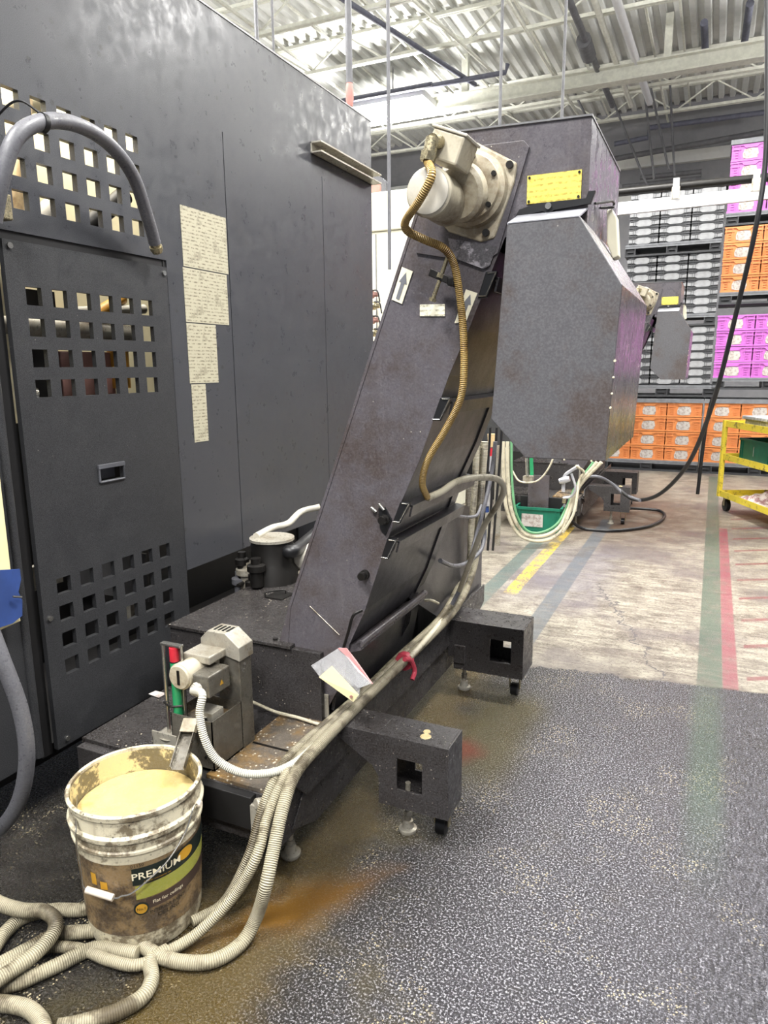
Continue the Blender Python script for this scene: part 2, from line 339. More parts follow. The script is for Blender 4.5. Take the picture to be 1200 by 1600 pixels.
class MB:
    def __init__(s): s.v = []; s.f = []; s.uv = {}

    def add(s, vs, fs):
        k = len(s.v); s.v += [Vector(p) for p in vs]; s.f += [tuple(i + k for i in f) for f in fs]; return k

    def box(s, a, b):
        (x0, y0, z0), (x1, y1, z1) = a, b
        x0, x1 = sorted((x0, x1)); y0, y1 = sorted((y0, y1)); z0, z1 = sorted((z0, z1))
        s.add([(x0, y0, z0), (x1, y0, z0), (x1, y1, z0), (x0, y1, z0), (x0, y0, z1), (x1, y0, z1), (x1, y1, z1), (x0, y1, z1)],
              [(0, 3, 2, 1), (4, 5, 6, 7), (0, 1, 5, 4), (1, 2, 6, 5), (2, 3, 7, 6), (3, 0, 4, 7)]); return s

    def bar(s, p, q, w, h, up=(0, 0, 1)):
        p, q = Vector(p), Vector(q); d = (q - p).normalized(); up = Vector(up)
        a = d.cross(up)
        if a.length < 1e-4: a = d.cross(Vector((1, 0, 0)))
        a.normalize(); b = a.cross(d).normalized(); a *= w / 2; b *= h / 2
        s.add([p - a - b, p + a - b, p + a + b, p - a + b, q - a - b, q + a - b, q + a + b, q - a + b],
              [(0, 1, 2, 3), (7, 6, 5, 4), (1, 0, 4, 5), (2, 1, 5, 6), (3, 2, 6, 7), (0, 3, 7, 4)]); return s

    def prism(s, pts, vec):
        """closed polygon pts (3-D) pushed along vec"""
        n = len(pts); vec = Vector(vec); pts = [Vector(p) for p in pts]
        nrm = Vector((0, 0, 0))
        for i in range(n): nrm += (pts[i] - pts[0]).cross(pts[(i + 1) % n] - pts[0])
        if nrm.dot(vec) > 0: pts = pts[::-1]
        s.add(pts + [p + vec for p in pts], [tuple(range(n)), tuple(range(2 * n - 1, n - 1, -1))] +
              [((i + 1) % n, i, n + i, n + (i + 1) % n) for i in range(n)]); return s

    def cyl(s, p, q, r, r2=None, seg=20, cap=True):
        r2 = r if r2 is None else r2
        return s.lathe(p, q, [(0, r), (1, r2)], seg, cap)

    def lathe(s, p, q, prof, seg=24, cap=True):
        """profile (t along p->q, radius)"""
        p, q = Vector(p), Vector(q); d = (q - p); dn = d.normalized()
        a = dn.orthogonal().normalized(); b = dn.cross(a)
        k = len(s.v)
        for t, r in prof:
            for i in range(seg):
                an = 2 * PI * i / seg; s.v.append(p + d * t + (a * math.cos(an) + b * math.sin(an)) * r)
        for j in range(len(prof) - 1):
            for i in range(seg):
                i2 = (i + 1) % seg; s.f.append((k + j * seg + i, k + j * seg + i2, k + (j + 1) * seg + i2, k + (j + 1) * seg + i))
        if cap:
            s.f.append(tuple(k + i for i in range(seg))[::-1]); L = k + (len(prof) - 1) * seg
            s.f.append(tuple(L + i for i in range(seg)))
        return s

    def hexa(s, p, q, r): return s.cyl(p, q, r, seg=6)

    def tube(s, pts, r, seg=12, sub=10, smooth=True, caps=True):
        pts = [Vector(p) for p in pts]
        P_ = spline(pts, sub) if smooth else pts
        k = len(s.v); n = len(P_); L = 0.0; nrm = None
        for j, p in enumerate(P_):
            t = (P_[min(j + 1, n - 1)] - P_[max(j - 1, 0)]).normalized()
            if nrm is None: nrm = t.orthogonal().normalized()
            else: nrm = (nrm - t * nrm.dot(t)).normalized()
            b = t.cross(nrm)
            if j: L += (p - P_[j - 1]).length
            for i in range(seg):
                an = 2 * PI * i / seg; s.v.append(p + (nrm * math.cos(an) + b * math.sin(an)) * r); s.uv[len(s.v) - 1] = (L, i / seg)
        for j in range(n - 1):
            for i in range(seg):
                i2 = (i + 1) % seg; s.f.append((k + j * seg + i, k + j * seg + i2, k + (j + 1) * seg + i2, k + (j + 1) * seg + i))
        if caps:
            s.f.append(tuple(k + i for i in range(seg))[::-1]); e = k + (n - 1) * seg; s.f.append(tuple(e + i for i in range(seg)))
        return s

    def sheet(s, axis, at, t, a0, a1, b0, b1, holes):
        """plate normal to an axis with real rectangular holes; holes = (a0, a1, b0, b1)"""
        A = sorted({a0, a1} | {h[0] for h in holes} | {h[1] for h in holes}); B = sorted({b0, b1} | {h[2] for h in holes} | {h[3] for h in holes})
        def mk(a, b, c):
            return {'x': (c, a, b), 'y': (a, c, b), 'z': (a, b, c)}[axis]
        def solid(i, j):
            if i < 0 or j < 0 or i >= len(A) - 1 or j >= len(B) - 1: return False
            a, b = (A[i] + A[i + 1]) / 2, (B[j] + B[j + 1]) / 2
            return not any(h[0] < a < h[1] and h[2] < b < h[3] for h in holes)
        for i in range(len(A) - 1):
            for j in range(len(B) - 1):
                if not solid(i, j): continue
                x0, x1, y0, y1 = A[i], A[i + 1], B[j], B[j + 1]
                for c in (at, at + t): s.add([mk(x0, y0, c), mk(x1, y0, c), mk(x1, y1, c), mk(x0, y1, c)], [(0, 1, 2, 3)])
                for (di, dj, e) in ((-1, 0, ((x0, y0), (x0, y1))), (1, 0, ((x1, y0), (x1, y1))), (0, -1, ((x0, y0), (x1, y0))), (0, 1, ((x0, y1), (x1, y1)))):
                    if not solid(i + di, j + dj):
                        (p, q), (r_, s_) = e
                        s.add([mk(p, q, at), mk(r_, s_, at), mk(r_, s_, at + t), mk(p, q, at + t)], [(0, 1, 2, 3)])
        return s

    def obj(s, name, mat, parent=None, origin=None, bevel=0.0, smooth=False, merge=False):
        o0 = Vector(parent.matrix_world.translation) if parent else Vector(origin or (0, 0, 0))
        if parent: o0 = ORG[parent.name]
        me = bpy.data.meshes.new(name)
        me.from_pydata([v - o0 for v in s.v], [], s.f)
        if s.uv:
            l = me.uv_layers.new()
            for lp in me.loops: l.data[lp.index].uv = s.uv.get(lp.vertex_index, (0, 0))
        me.materials.append(mat)
        bm = bmesh.new(); bm.from_mesh(me)
        if merge: bmesh.ops.remove_doubles(bm, verts=bm.verts, dist=1e-5)
        bmesh.ops.recalc_face_normals(bm, faces=bm.faces)
        if smooth:
            for f in bm.faces: f.smooth = True
            for e in bm.edges:
                if len(e.link_faces) == 2 and e.calc_face_angle(0) > 0.7: e.smooth = False
        bm.to_mesh(me); bm.free()
        o = bpy.data.objects.new(name, me); C.objects.link(o)
        if parent: o.parent = parent; ORG[o.name] = o0
        else: o.location = o0; ORG[o.name] = o0
        if bevel:
            b = o.modifiers.new('bevel', 'BEVEL'); b.width = bevel; b.segments = 2; b.limit_method = 'ANGLE'; b.angle_limit = R(40)
        return o


ORG = {}


def spline(pts, sub):
    if len(pts) < 3: return [pts[0].lerp(pts[-1], i / sub) for i in range(sub + 1)]
    out = []
    e = [pts[0] * 2 - pts[1]] + pts + [pts[-1] * 2 - pts[-2]]
    for i in range(1, len(e) - 2):
        p0, p1, p2, p3 = e[i - 1:i + 3]
        for k in range(sub):
            t = k / sub
            out.append(0.5 * ((2 * p1) + (p2 - p0) * t + (2 * p0 - 5 * p1 + 4 * p2 - p3) * t * t + (3 * p1 - p0 - 3 * p2 + p3) * t ** 3))
    out.append(pts[-1]); return out


def tag(o, label=None, cat=None, group=None, kind=None):
    if label: o['label'] = label
    if cat: o['category'] = cat
    if group: o['group'] = group
    if kind: o['kind'] = kind
    return o


def thing(name, label, cat, loc, group=None):
    o = bpy.data.objects.new(name, None); C.objects.link(o); o.empty_display_size = 0.1
    o.location = loc; ORG[o.name] = Vector(loc)
    return tag(o, label, cat, group)


def copy_tree(o, parent=None, skip=()):
    c = o.copy(); C.objects.link(c)
    if parent: c.parent = parent
    for ch in list(o.children):
        if ch.name not in skip: copy_tree(ch, c, skip)
    return c


def struct(name, mb, mat, **k):
    return tag(mb.obj(name, mat, **k), kind='structure')


def txt(body, size, place, mat, name, parent, depth=0.0006, align='CENTER'):
    """lettering as real geometry; place(x, y) -> world point"""
    cu = bpy.data.curves.new('lettering', 'FONT'); cu.body = body; cu.size = size; cu.align_x = align; cu.align_y = 'CENTER'
    cu.resolution_u = 2; cu.offset = .012 * size if body.isupper() else 0.0
    t = bpy.data.objects.new('lettering', cu); C.objects.link(t)
    dg = bpy.context.evaluated_depsgraph_get(); dg.update()
    me = bpy.data.meshes.new_from_object(t.evaluated_get(dg))
    m = MB(); m.add([place(v.co.x, v.co.y) for v in me.vertices], [tuple(p.vertices) for p in me.polygons])
    bpy.data.objects.remove(t); bpy.data.curves.remove(cu); bpy.data.meshes.remove(me)
    return m.obj(name, mat, parent)


def HP(*a):
    """hose points: (px, py, axis, value) or a world triple"""
    return [P(*q) if len(q) == 4 else Vector(q) for q in a]


# ================================================================== ROOM
m = MB(); m.add([(-14, -4, 0), (8, -4, 0), (8, 15.6, 0), (-14, 15.6, 0), (-14, -4, -.1), (8, -4, -.1), (8, 15.6, -.1), (-14, 15.6, -.1)], [(0, 1, 2, 3), (7, 6, 5, 4), (0, 4, 5, 1), (1, 5, 6, 2), (2, 6, 7, 3), (3, 7, 4, 0)]); struct('floor', m, M['floor'])
struct('wall_back', MB().box((-14, 15.6, 0), (8, 15.8, 6.4)), M['farwall'])
m = MB()
m.box((-14, 15.5, 4.35), (8, 15.6, 4.62)).box((-14, 15.48, 5.1), (8, 15.6, 5.3))
struct('trim_1', m, M['ceil'])
# corrugated roof deck, ribs running into the distance
m = MB(); x = -14.0; Z0 = 6.15; prof = []
while x < 8:
    prof += [(x, Z0), (x + 0.075, Z0), (x + 0.095, Z0 + 0.06), (x + 0.17, Z0 + 0.06)]; x += 0.19
n_ = len(prof)
m.add([(a, -4, b) for a, b in prof] + [(a, 15.6, b) for a, b in prof], [(i, i + 1, n_ + i + 1, n_ + i) for i in range(n_ - 1)])
struct('ceiling', m, M['ceil'])


def joist(num, y, zb=5.72, zt=6.12, big=False):
    m = MB()
    if big:
        m.box((-14, y - 0.10, 5.37), (8, y + 0.10, 5.39)).box((-14, y - 0.008, 5.39), (8, y + 0.008, 5.57)).box((-14, y - 0.10, 5.57), (8, y + 0.10, 5.59))
        for k in range(8): m.box((-13 + 3 * k, y - .05, 5.59), (-12.9 + 3 * k, y + .05, 6.15))
    else:
        for z in (zb, zt):
            m.box((-14, y - 0.045, z - 0.022), (8, y - 0.008, z + 0.022)).box((-14, y + 0.008, z - 0.022), (8, y + 0.045, z + 0.022))
        x = -14.0; k = 0
        while x < 8:
            a, b = (zb, zt) if k % 2 else (zt, zb)
            m.bar((x, y, a), (x + 0.62, y, b), 0.022, 0.022); x += 0.62; k += 1
    struct('trim_%d' % num, m, M['joist'])


for i, y in enumerate((2.2, 3.4, 4.8, 6.2, 7.55, 8.9, 10.3, 13.1, 14.5)): joist(2 + i, y)
joist(12, 11.75, 5.72, 6.12, True)
# bridging angles under the deck, running into the distance
for i, x in enumerate((-9.5, -7.6, -5.9, -4.3, -2.6, -1.15, 0.9, 2.8)):
    struct('trim_%d' % (20 + i), MB().bar((x, 1, 5.77), (x, 15.5, 5.77), 0.03, 0.035).bar((x + 0.35, 1, 6.08), (x + 0.35, 15.5, 6.08), 0.03, 0.03), M['joist'])


def pipe(name, label, cat, pts, r, mat, group=None, seg=10, sub=8, smooth=False, sleeves=()):
    m = MB().tube(pts, r, seg, sub, smooth)
    for a, b, rr in sleeves: m.cyl(a, b, rr, seg=seg)
    return tag(m.obj(name, mat, smooth=True), label, cat, group)


def zrun(px0, py0, px1, py1, z): return [P(px0, py0, 'z', z), P(px1, py1, 'z', z)]


pipe('ceiling_pipe', 'long dark pipe under the roof running toward the lit skylight panel', 'pipe', zrun(500, -25, 742, 132, 5.6), 0.035, M['pipe_blue'])
pipe('ceiling_pipe', 'dark pipe crossing just above the bright ceiling lamp, elbow at its right end', 'pipe',
     HP((540, 158, 'y', 11.1), (790, 113, 'y', 11.1), (793, 100, 'y', 11.1)), 0.035, M['pipe_blue'])
pipe('ceiling_pipe', 'short dark pipe above the ceiling lamp, nearer than the elbowed one', 'pipe', HP((530, 158, 'y', 10.5), (675, 131, 'y', 10.5)), 0.03, M['pipe_blue'])
pipe('ceiling_conduit', 'thick white tube slanting down to the big white beam', 'pipe', zrun(960, -10, 1015, 160, 5.62), 0.055, M['whitebeam'])
pipe('ceiling_conduit', 'pale tube slanting left of the thick white tube', 'pipe', zrun(925, -10, 986, 165, 5.62), 0.04, M['joist'])
pipe('ceiling_pipe', 'grey pipe with a valve lump slanting under the roof at upper right', 'pipe', zrun(885, -10, 957, 165, 5.6), 0.045, M['pipe_dark'],
     sleeves=((P(912, 62, 'z', 5.6), P(920, 88, 'z', 5.6), 0.1),))
pipe('ceiling_pipe', 'upright dark duct strip near the right end of the roof', 'pipe', zrun(1100, 35, 1103, 96, 5.9), 0.05, M['pipe_blue'])
pipe('ceiling_pipe', 'dark pipe at the far upper right corner of the roof', 'pipe', zrun(1172, 5, 1160, 88, 5.9), 0.05, M['pipe_blue'])
pipe('ceiling_conduit', 'thin pale conduit from the top edge toward the middle of the roof', 'pipe', zrun(640, -5, 800, 140, 5.62), 0.022, M['joist'])
pipe('ceiling_conduit', 'thin pale conduit running over the large black hood', 'pipe', zrun(790, -5, 900, 175, 5.62), 0.022, M['joist'])
for px, yb, r, lab, t in ((608, 3.9, 0.012, 'thin steel drop rod hanging in front of the white cabinet', 296), (781, 5.2, 0.012, 'thin steel drop rod above the gear motor', 190),
                          (878, 6.2, 0.013, 'thin steel drop rod above the black hood', 182), (402, 4.4, 0.016, 'leftmost thin drop rod above the black machine', 75),
                          (428, 4.5, 0.010, 'fine wire drop just right of the leftmost rod', 92)):
    a = P(px, t, 'y', yb + 0.6)
    pipe('drop_rod', lab, 'rod', [a - Vector((0, 0, 0.5)), (a.x, a.y, 6.1)], r, M['pipe_dark'])
a = P(546, 130, 'y', 4.6)
t_ = thing('cable_drop', 'grey vertical drop pipe with a red coupling behind the machine top', 'pipe', (a.x, a.y, a.z))
MB().cyl(a, (a.x, a.y, 6.1), 0.022).obj('pipe', M['pipe_dark'], t_, smooth=True)
MB().lathe(a - Vector((0, 0, 0.14)), a, [(0, .02), (.3, .026), (.7, .026), (1, .02)]).obj('coupling', plain('faded_red_coupling', srgb(215, 140, 130), .5), t_, smooth=True)
# small pipework in front of the far wall
for i, (a, b) in enumerate((((950, 250), (975, 300)), ((985, 225), (1012, 292)), ((1015, 215), (1022, 280)), ((1035, 220), (1045, 265)), ((1052, 235), (1054, 275)))):
    a = P(*a, 'y', 14.2); b = P(*b, 'y', 14.2)
    pipe('slanting_brace', ('leftmost slanting grey brace by the far wall, just right of the hood', 'longest slanting grey brace by the far wall', 'middle slanting brace before the far wall', 'short slanting brace, fourth from the left by the far wall', 'rightmost nearly upright brace before the far wall')[i],
         'brace', [b, a + (a - b) * ((6.15 - a.z) / (a.z - b.z))], 0.02, M['pipe_dark'], 'slanting braces by the far wall')
pipe('wall_pipe', 'long grey pipe running level on the far wall with an upturned end', 'pipe', HP((972, 292, 'y', 15.2), (1096, 279, 'y', 15.2), (1096, 268, 'y', 15.2), (1000, 278, 'y', 15.2)), 0.045, M['pipe_dark'])
pipe('wall_pipe', 'dark pipe along the far wall top under the roof', 'pipe', HP((960, 225, 'y', 14.9), (1012, 215, 'y', 14.9), (1012, 200, 'y', 14.9), (1200, 175, 'y', 14.9)), 0.045, M['pipe_blue'])
pipe('wall_pipe', 'long pale pipe crossing under the roof in front of the far wall', 'pipe', HP((940, 252, 'y', 15.0), (1200, 205, 'y', 15.0)), 0.05, M['pipe_dark'])
# lamps
for i, (lx, ly) in enumerate(LIGHTS):
    lab = {0: 'bright rectangular ceiling lamp seen above the gap between machines'}.get(i, 'rectangular ceiling lamp panel under the roof')
    if i == 0:
        t_ = thing('ceiling_lamp_panel', lab, 'lamp', (lx, ly, 5.5))
        MB().box((lx - 0.66, ly - 0.36, 5.46), (lx + 0.66, ly + 0.36, 5.56)).obj('housing', M['whitebeam'], t_)
        MB().box((lx - 0.62, ly - 0.32, 5.44), (lx + 0.62, ly + 0.32, 5.46)).obj('diffuser', M['lamp'], t_)
        pipe('lamp_hanger', 'short wire holding up the bright ceiling lamp', 'wire', [(lx, ly, 5.56), (lx, ly, 6.1)], 0.01, M['pipe_dark'])

# ================================================================== BIG BLACK MACHINE (left)
XM = -1.70
enc = thing('machine_enclosure', 'huge black sheet metal machine enclosure with seams filling the left side', 'machine', (-2.1, 2.5, 0))
# main wall: y 1.95 .. 3.55
MB().box((XM - 0.9, 3.53, 0.3), (XM - 0.02, 3.55, 2.545)).obj('rear_wall', M['black'], enc)
YC = [1.405 + 0.085 * i for i in range(6)]


def grid(zs, hw=0.025, hh=0.024, sh=0.0): return [(y - hw + sh, y + hw + sh, z - hh, z + hh) for y in YC for z in zs]


up = grid([1.763 + 0.0825 * i for i in range(4)])
grooves = [(2.293, 2.297, 0.6, 2.17), (3.025, 3.029, 0.6, 2.18), (0.2, 1.95, 0.6, 1.68)]
MB().sheet('x', XM - 0.02, 0.02, 0.2, 3.55, 0.64, 2.56, up + grooves).obj('side_wall', M['black'], enc)
MB().box((XM - 0.05, 1.97, 0.64), (XM - 0.021, 3.53, 2.5)).obj('wall_backing', M['black_in'], enc)
MB().box((XM - 0.022, 0.2, 2.556), (XM + 0.003, 3.553, 2.562)).obj('roof_edge', plain('light_roof_edge', srgb(150, 150, 150), .4), enc)
il = bpy.data.lights.new('added_cabinet_fill', 'AREA'); il.shape = 'RECTANGLE'; il.size = .4; il.size_y = 1.7; il.energy = 20; il.color = (1, .93, .8)  # added fill light, brightens the pale equipment behind the grilles
io = bpy.data.objects.new('added_cabinet_fill', il); C.objects.link(io); io.location = (XM - .26, 1.7, 2.42)
# access panel proud of the wall
low = grid([0.455 + 0.083 * i for i in range(4)]); mid = grid([1.272 + 0.082 * i for i in range(4)])
hy0, hy1, hz0, hz1 = 1.572, 1.672, 0.985, 1.03
m = MB().sheet('x', XM - 0.004, 0.016, 1.325, 1.935, 0.215, 1.655, low + mid + [(hy0, hy1, hz0, hz1)])
acc = m.obj('access_panel', M['panel'], enc)
m = MB().tube([(XM + 0.014, hy0, hz0 - .002), (XM + 0.014, hy1, hz0 - .002), (XM + 0.014, hy1, hz1 + .002), (XM + 0.014, hy0, hz1 + .002), (XM + 0.014, hy0, hz0 - .002)], 0.004, 8, smooth=False)
m.box((XM - 0.03, hy0, hz0), (XM - 0.026, hy1, hz1))
m.box((XM - 0.002, hy0 - 0.004, hz1 - 0.006), (XM + 0.018, hy1 + 0.004, hz1 + 0.007))
m.obj('finger_pull', plain('pull_edge', srgb(84, 85, 90), .4), acc, bevel=0.001)
for (y, z) in ((1.92, 1.635), (1.36, 0.235), (1.345, 1.64), (1.345, 0.62)):
    MB().cyl((XM + 0.012, y, z), (XM + 0.017, y, z), 0.008, seg=12).obj('screw', M['chrome'], acc, smooth=True)
# frame columns round the panel
m = MB().box((XM - 0.06, 1.29, 0.2), (XM - 0.012, 1.325, 1.68)).box((XM - 0.06, 1.937, 0.2), (XM - 0.004, 1.95, 1.68))
m.box((XM - 0.06, 1.29, 1.655), (XM - 0.006, 1.95, 1.68)).box((XM - 0.05, 1.95, 0.6), (XM - 0.004, 1.962, 2.5))
m.obj('panel_frame', M['black_in'], enc)
m = MB().sheet('x', XM - 0.012, 0.012, 0.2, 1.285, 0.215, 1.68, [])
m.cyl((XM + 0.0, 1.27, 0.22), (XM + 0.0, 1.27, 1.66), 0.012)
m.obj('left_door_skin', M['panel'], enc, smooth=True)
# inner back, roof-less body; pale equipment behind the grilles
MB().box((XM - 0.42, 0.2, 1.15), (XM - 0.40, 3.0, 2.3)).obj('inner_back_panel', M['cream'], enc)
MB().box((XM - 0.9, 0.2, 0.16), (XM - 0.06, 3.0, 0.2)).box((XM - 0.62, 0.2, 0.2), (XM - 0.6, 3.0, 1.15)).obj('inner_frame', M['black_in'], enc)
MB().box((XM - 0.60, 1.955, 0.45), (XM - 0.2, 1.965, 0.64)).obj('gusset', plain('gusset_paint', srgb(70, 69, 70), .5), enc)
for i, (a, b, r, mt) in enumerate((((-1.95, 1.2, 1.9), (-1.9, 1.75, 2.15), .03, 'cream'), ((-1.86, 1.5, 1.7), (-1.9, 1.62, 2.1), .022, 'wood'), ((-1.88, 1.38, 1.72), (-1.84, 1.46, 2.05), .02, 'wood'),
                                   ((-1.9, 1.7, 1.7), (-1.86, 1.95, 1.9), .03, 'bolt'), ((-1.86, 1.56, 1.74), (-1.9, 1.7, 1.84), .026, 'cap'),
                                   ((-1.86, 1.34, 1.45), (-1.86, 1.95, 1.44), .035, 'alu'), ((-1.88, 1.42, 1.2), (-1.88, 1.42, 1.6), .045, 'cream'), ((-1.84, 1.3, 1.56), (-1.9, 1.66, 1.30), .02, 'bolt'),
                                   ((-1.84, 1.72, 1.48), (-1.86, 1.9, 1.56), .02, 'amber'), ((-1.86, 1.66, 1.5), (-1.84, 1.98, 1.53), .016, 'cap'), ((-1.9, 1.36, 1.28), (-1.84, 1.5, 1.24), .03, 'chrome'),
                                   ((-1.86, 1.86, 1.26), (-1.86, 1.86, 1.40), .035, 'amber'))):
    MB().cyl(a, b, r).obj('inner_pipe', M[mt], enc, smooth=True)
MB().box((-1.98, 1.62, 1.24), (-1.86, 1.84, 1.38)).obj('valve_block', M['pinkpart'], enc, bevel=.004)
MB().box((-2.02, 1.44, 1.24), (-1.84, 1.60, 1.42)).obj('dark_box', M['bolt'], enc, bevel=.004)
MB().box((-1.9, 1.44, 1.49), (-1.88, 1.64, 1.56)).obj('bracket_plate', M['bolt'], enc)
MB().box((-1.86, 1.37, 0.66), (-1.84, 1.53, 0.735)).box((-1.9, 1.84, 0.42), (-1.88, 1.9, 0.5)).obj('inner_plate', M['alu'], enc)
# little rail bracket near the rear top
m = MB()
a = Vector((XM, 2.94, 2.275)); b = Vector((XM + 0.0, 3.55, 2.275))
m.box((XM, 2.93, 2.255), (XM + 0.055, 3.56, 2.262)).box((XM, 2.93, 2.295), (XM + 0.055, 3.56, 2.302)).box((XM, 2.93, 2.255), (XM + 0.006, 3.56, 2.302))
m.obj('cable_rail', M['alu'], enc, bevel=0.001)
MB().cyl((XM + .02, 2.99, 2.262), (XM + .02, 2.99, 2.28), .014).obj('rail_bolt', M['zinc'], enc, smooth=True)
# machine base, feet below panels
m = MB().box((-2.6, 0.4, 0.03), (-1.95, 3.5, 0.18)).box((-2.6, 2.0, 0.18), (-2.2, 3.5, 2.5))
m.obj('machine_base', M['black_in'], enc)

# notices taped on the wall
for i, (a, b, c, d, lab) in enumerate(((2.035, 2.287, 1.672, 1.872, 'uppermost printed sheet taped to the black machine wall'), (2.03, 2.275, 1.485, 1.668, 'second printed sheet from the top of the column on the black wall'),
                                       (2.03, 2.193, 1.272, 1.481, 'narrower printed sheet, third from the top on the black wall'), (2.036, 2.115, 1.06, 1.268, 'narrowest lowest printed strip taped to the black wall'))):
    o = MB().box((XM, a, c), (XM + 0.0015, b, d)).obj('instruction_sheet', M['notice'], origin=(XM, a, c))
    tag(o, lab, 'notice', 'printed sheets on the machine wall')

# arched grey hose, upper left
pts = HP((-10, 345, 'x', -1.55), (2, 280, 'x', -1.52), (25, 215, 'x', -1.50), (68, 190, 'x', -1.50), (120, 195, 'x', -1.52), (170, 225, 'x', -1.55), (208, 275, 'x', -1.58), (232, 345, 'x', -1.62), (242, 380, 'x', -1.64))
t_ = thing('hose_arch', 'dark grey rubber hose arched over the upper vent grille of the black machine', 'hose', tuple(pts[-1]))
MB().tube(pts, 0.019, 14, 12).obj('hose', M['rubber'], t_, smooth=True)
d = (pts[-1] - pts[-2]).normalized()
MB().cyl(pts[-1], pts[-1] + d * 0.03, 0.017).cyl(pts[-1] + d * .01, pts[-1] + d * 0.022, 0.02).obj('brass_end', M['zinc'], t_, smooth=True)
k = P(66, 192, 'x', -1.5)
MB().cyl(k - Vector((0, .006, 0)), k + Vector((0, .006, 0)), 0.0225).tube([k + Vector((0, 0, .02)), k + Vector((-.06, -.02, .05)), k + Vector((-.18, -.02, .0))], .003, 6).obj('cable_tie', M['blackrub'], t_, smooth=True)
MB().box(P(0, 300, 'x', -1.60), P(0, 300, 'x', -1.60) + Vector((-.09, .03, -.06))).obj('wall_clip', M['zinc'], t_, bevel=.003)
# grey hose lower left
pts = HP((-14, 985, 'x', -1.50), (5, 1035, 'x', -1.48), (32, 1110, 'x', -1.46), (42, 1180, 'x', -1.46), (32, 1245, 'x', -1.50), (5, 1290, 'x', -1.58), (-30, 1310, 'x', -1.7))
tag(MB().tube(pts, 0.019, 14, 12).obj('drain_hose', M['rubber'], smooth=True), 'light grey rubber hose curving to the floor at the left edge', 'hose')
# cream board and blue tape at far left
def quad(ps, t, name, mat, parent=None):
    ps = [Vector(p) for p in ps]; n = (ps[1] - ps[0]).cross(ps[2] - ps[0]).normalized()
    return MB().prism(ps, n * t).obj(name, mat, parent)
o = quad([P(-60, 700, 'x', -1.66), P(-2, 730, 'x', -1.66), P(17, 895, 'x', -1.66), P(32, 970, 'x', -1.66), P(-60, 1012, 'x', -1.66)], 0.006, 'cardboard_sheet', M['manila'])
tag(o, 'cream board leaning against the black panel at the left edge under the blue tape', 'board')
ps = [P(-60, 902, 'x', -1.65), P(0, 891, 'x', -1.65), P(31, 889, 'x', -1.65), P(33, 905, 'x', -1.65), P(29, 925, 'x', -1.65), P(35, 938, 'x', -1.65), P(35, 962, 'x', -1.65), P(20, 974, 'x', -1.65), P(-60, 1000, 'x', -1.65)]
t_ = thing('cloth_tape', 'rough strip of blue cloth tape stuck over the cream board', 'tape', tuple(ps[0]))
quad(ps, 0.004, 'strip', M['blue'], t_)
MB().tube(HP((20, 932, 'x', -1.64), (34, 933, 'x', -1.635)), .003, 6).obj('pin', M['chrome'], t_)

# pumps and pipework beneath the machine
pmp = thing('coolant_pump', 'black pump with thick elbow pipe and round top under the machine skirt', 'pump', (-1.75, 2.25, 0.45))
c = P(425, 845, 'z', 0.66)
MB().lathe((c.x, c.y, .2), (c.x, c.y, .665), [(0, .1), (.75, .1), (.8, .085), (.95, .085), (1, .08)]).obj('pump_body', M['bolt'], pmp, smooth=True)
MB().cyl((c.x, c.y, .665), (c.x, c.y, .675), .088).obj('pump_cap', M['alu'], pmp, smooth=True)
MB().tube(HP((408, 870, 'z', .56), (412, 848, 'z', .62), (430, 852, 'z', .63), (455, 862, 'z', .63), (480, 845, 'z', .63), (515, 815, 'z', .66)), .026, 14).obj('elbow_pipe', M['blackrub'], pmp, smooth=True)
MB().tube(HP((400, 838, 'z', .68), (425, 825, 'z', .68), (450, 818, 'z', .69), (470, 800, 'z', .70), (500, 792, 'z', .72)), .014, 12).obj('pale_pipe', M['cap'], pmp, smooth=True)
for i, (px, py, z, r) in enumerate(((378, 870, .6, .02), (385, 885, .56, .03), (400, 880, .6, .025), (375, 900, .52, .024), (395, 905, .52, .022), (428, 888, .55, .022), (412, 893, .52, .015))):
    c = P(px, py, 'z', z)
    MB().lathe(c - Vector((0, 0, .09)), c + Vector((0, 0, .02)), [(0, r), (.5, r), (.55, r * 1.4), (.75, r * 1.4), (.8, r * .8), (1, r * .8)], 16).obj('fitting', M[['bolt', 'alu', 'bolt', 'rubber', 'bolt', 'alu', 'zinc'][i]], pmp, smooth=True)
MB().tube(HP((372, 915, 'z', .5), (390, 905, 'z', .5), (408, 890, 'z', .5)), .008, 8).obj('thin_tube', M['bolt'], pmp, smooth=True)
flt = thing('pump_housing', 'pale round housing behind the inclined conveyor beneath the machine', 'pump', (-1.62, 2.5, .5))
c = P(488, 872, 'z', .58)
MB().cyl(c + Vector((-.12, -.02, 0)), c + Vector((.03, .02, 0)), .055).obj('drum', M['cap'], flt, smooth=True)
MB().tube(HP((455, 900, 'z', .52), (480, 888, 'z', .54), (500, 868, 'z', .58)), .008, 8).obj('wire', M['alu'], flt, smooth=True)

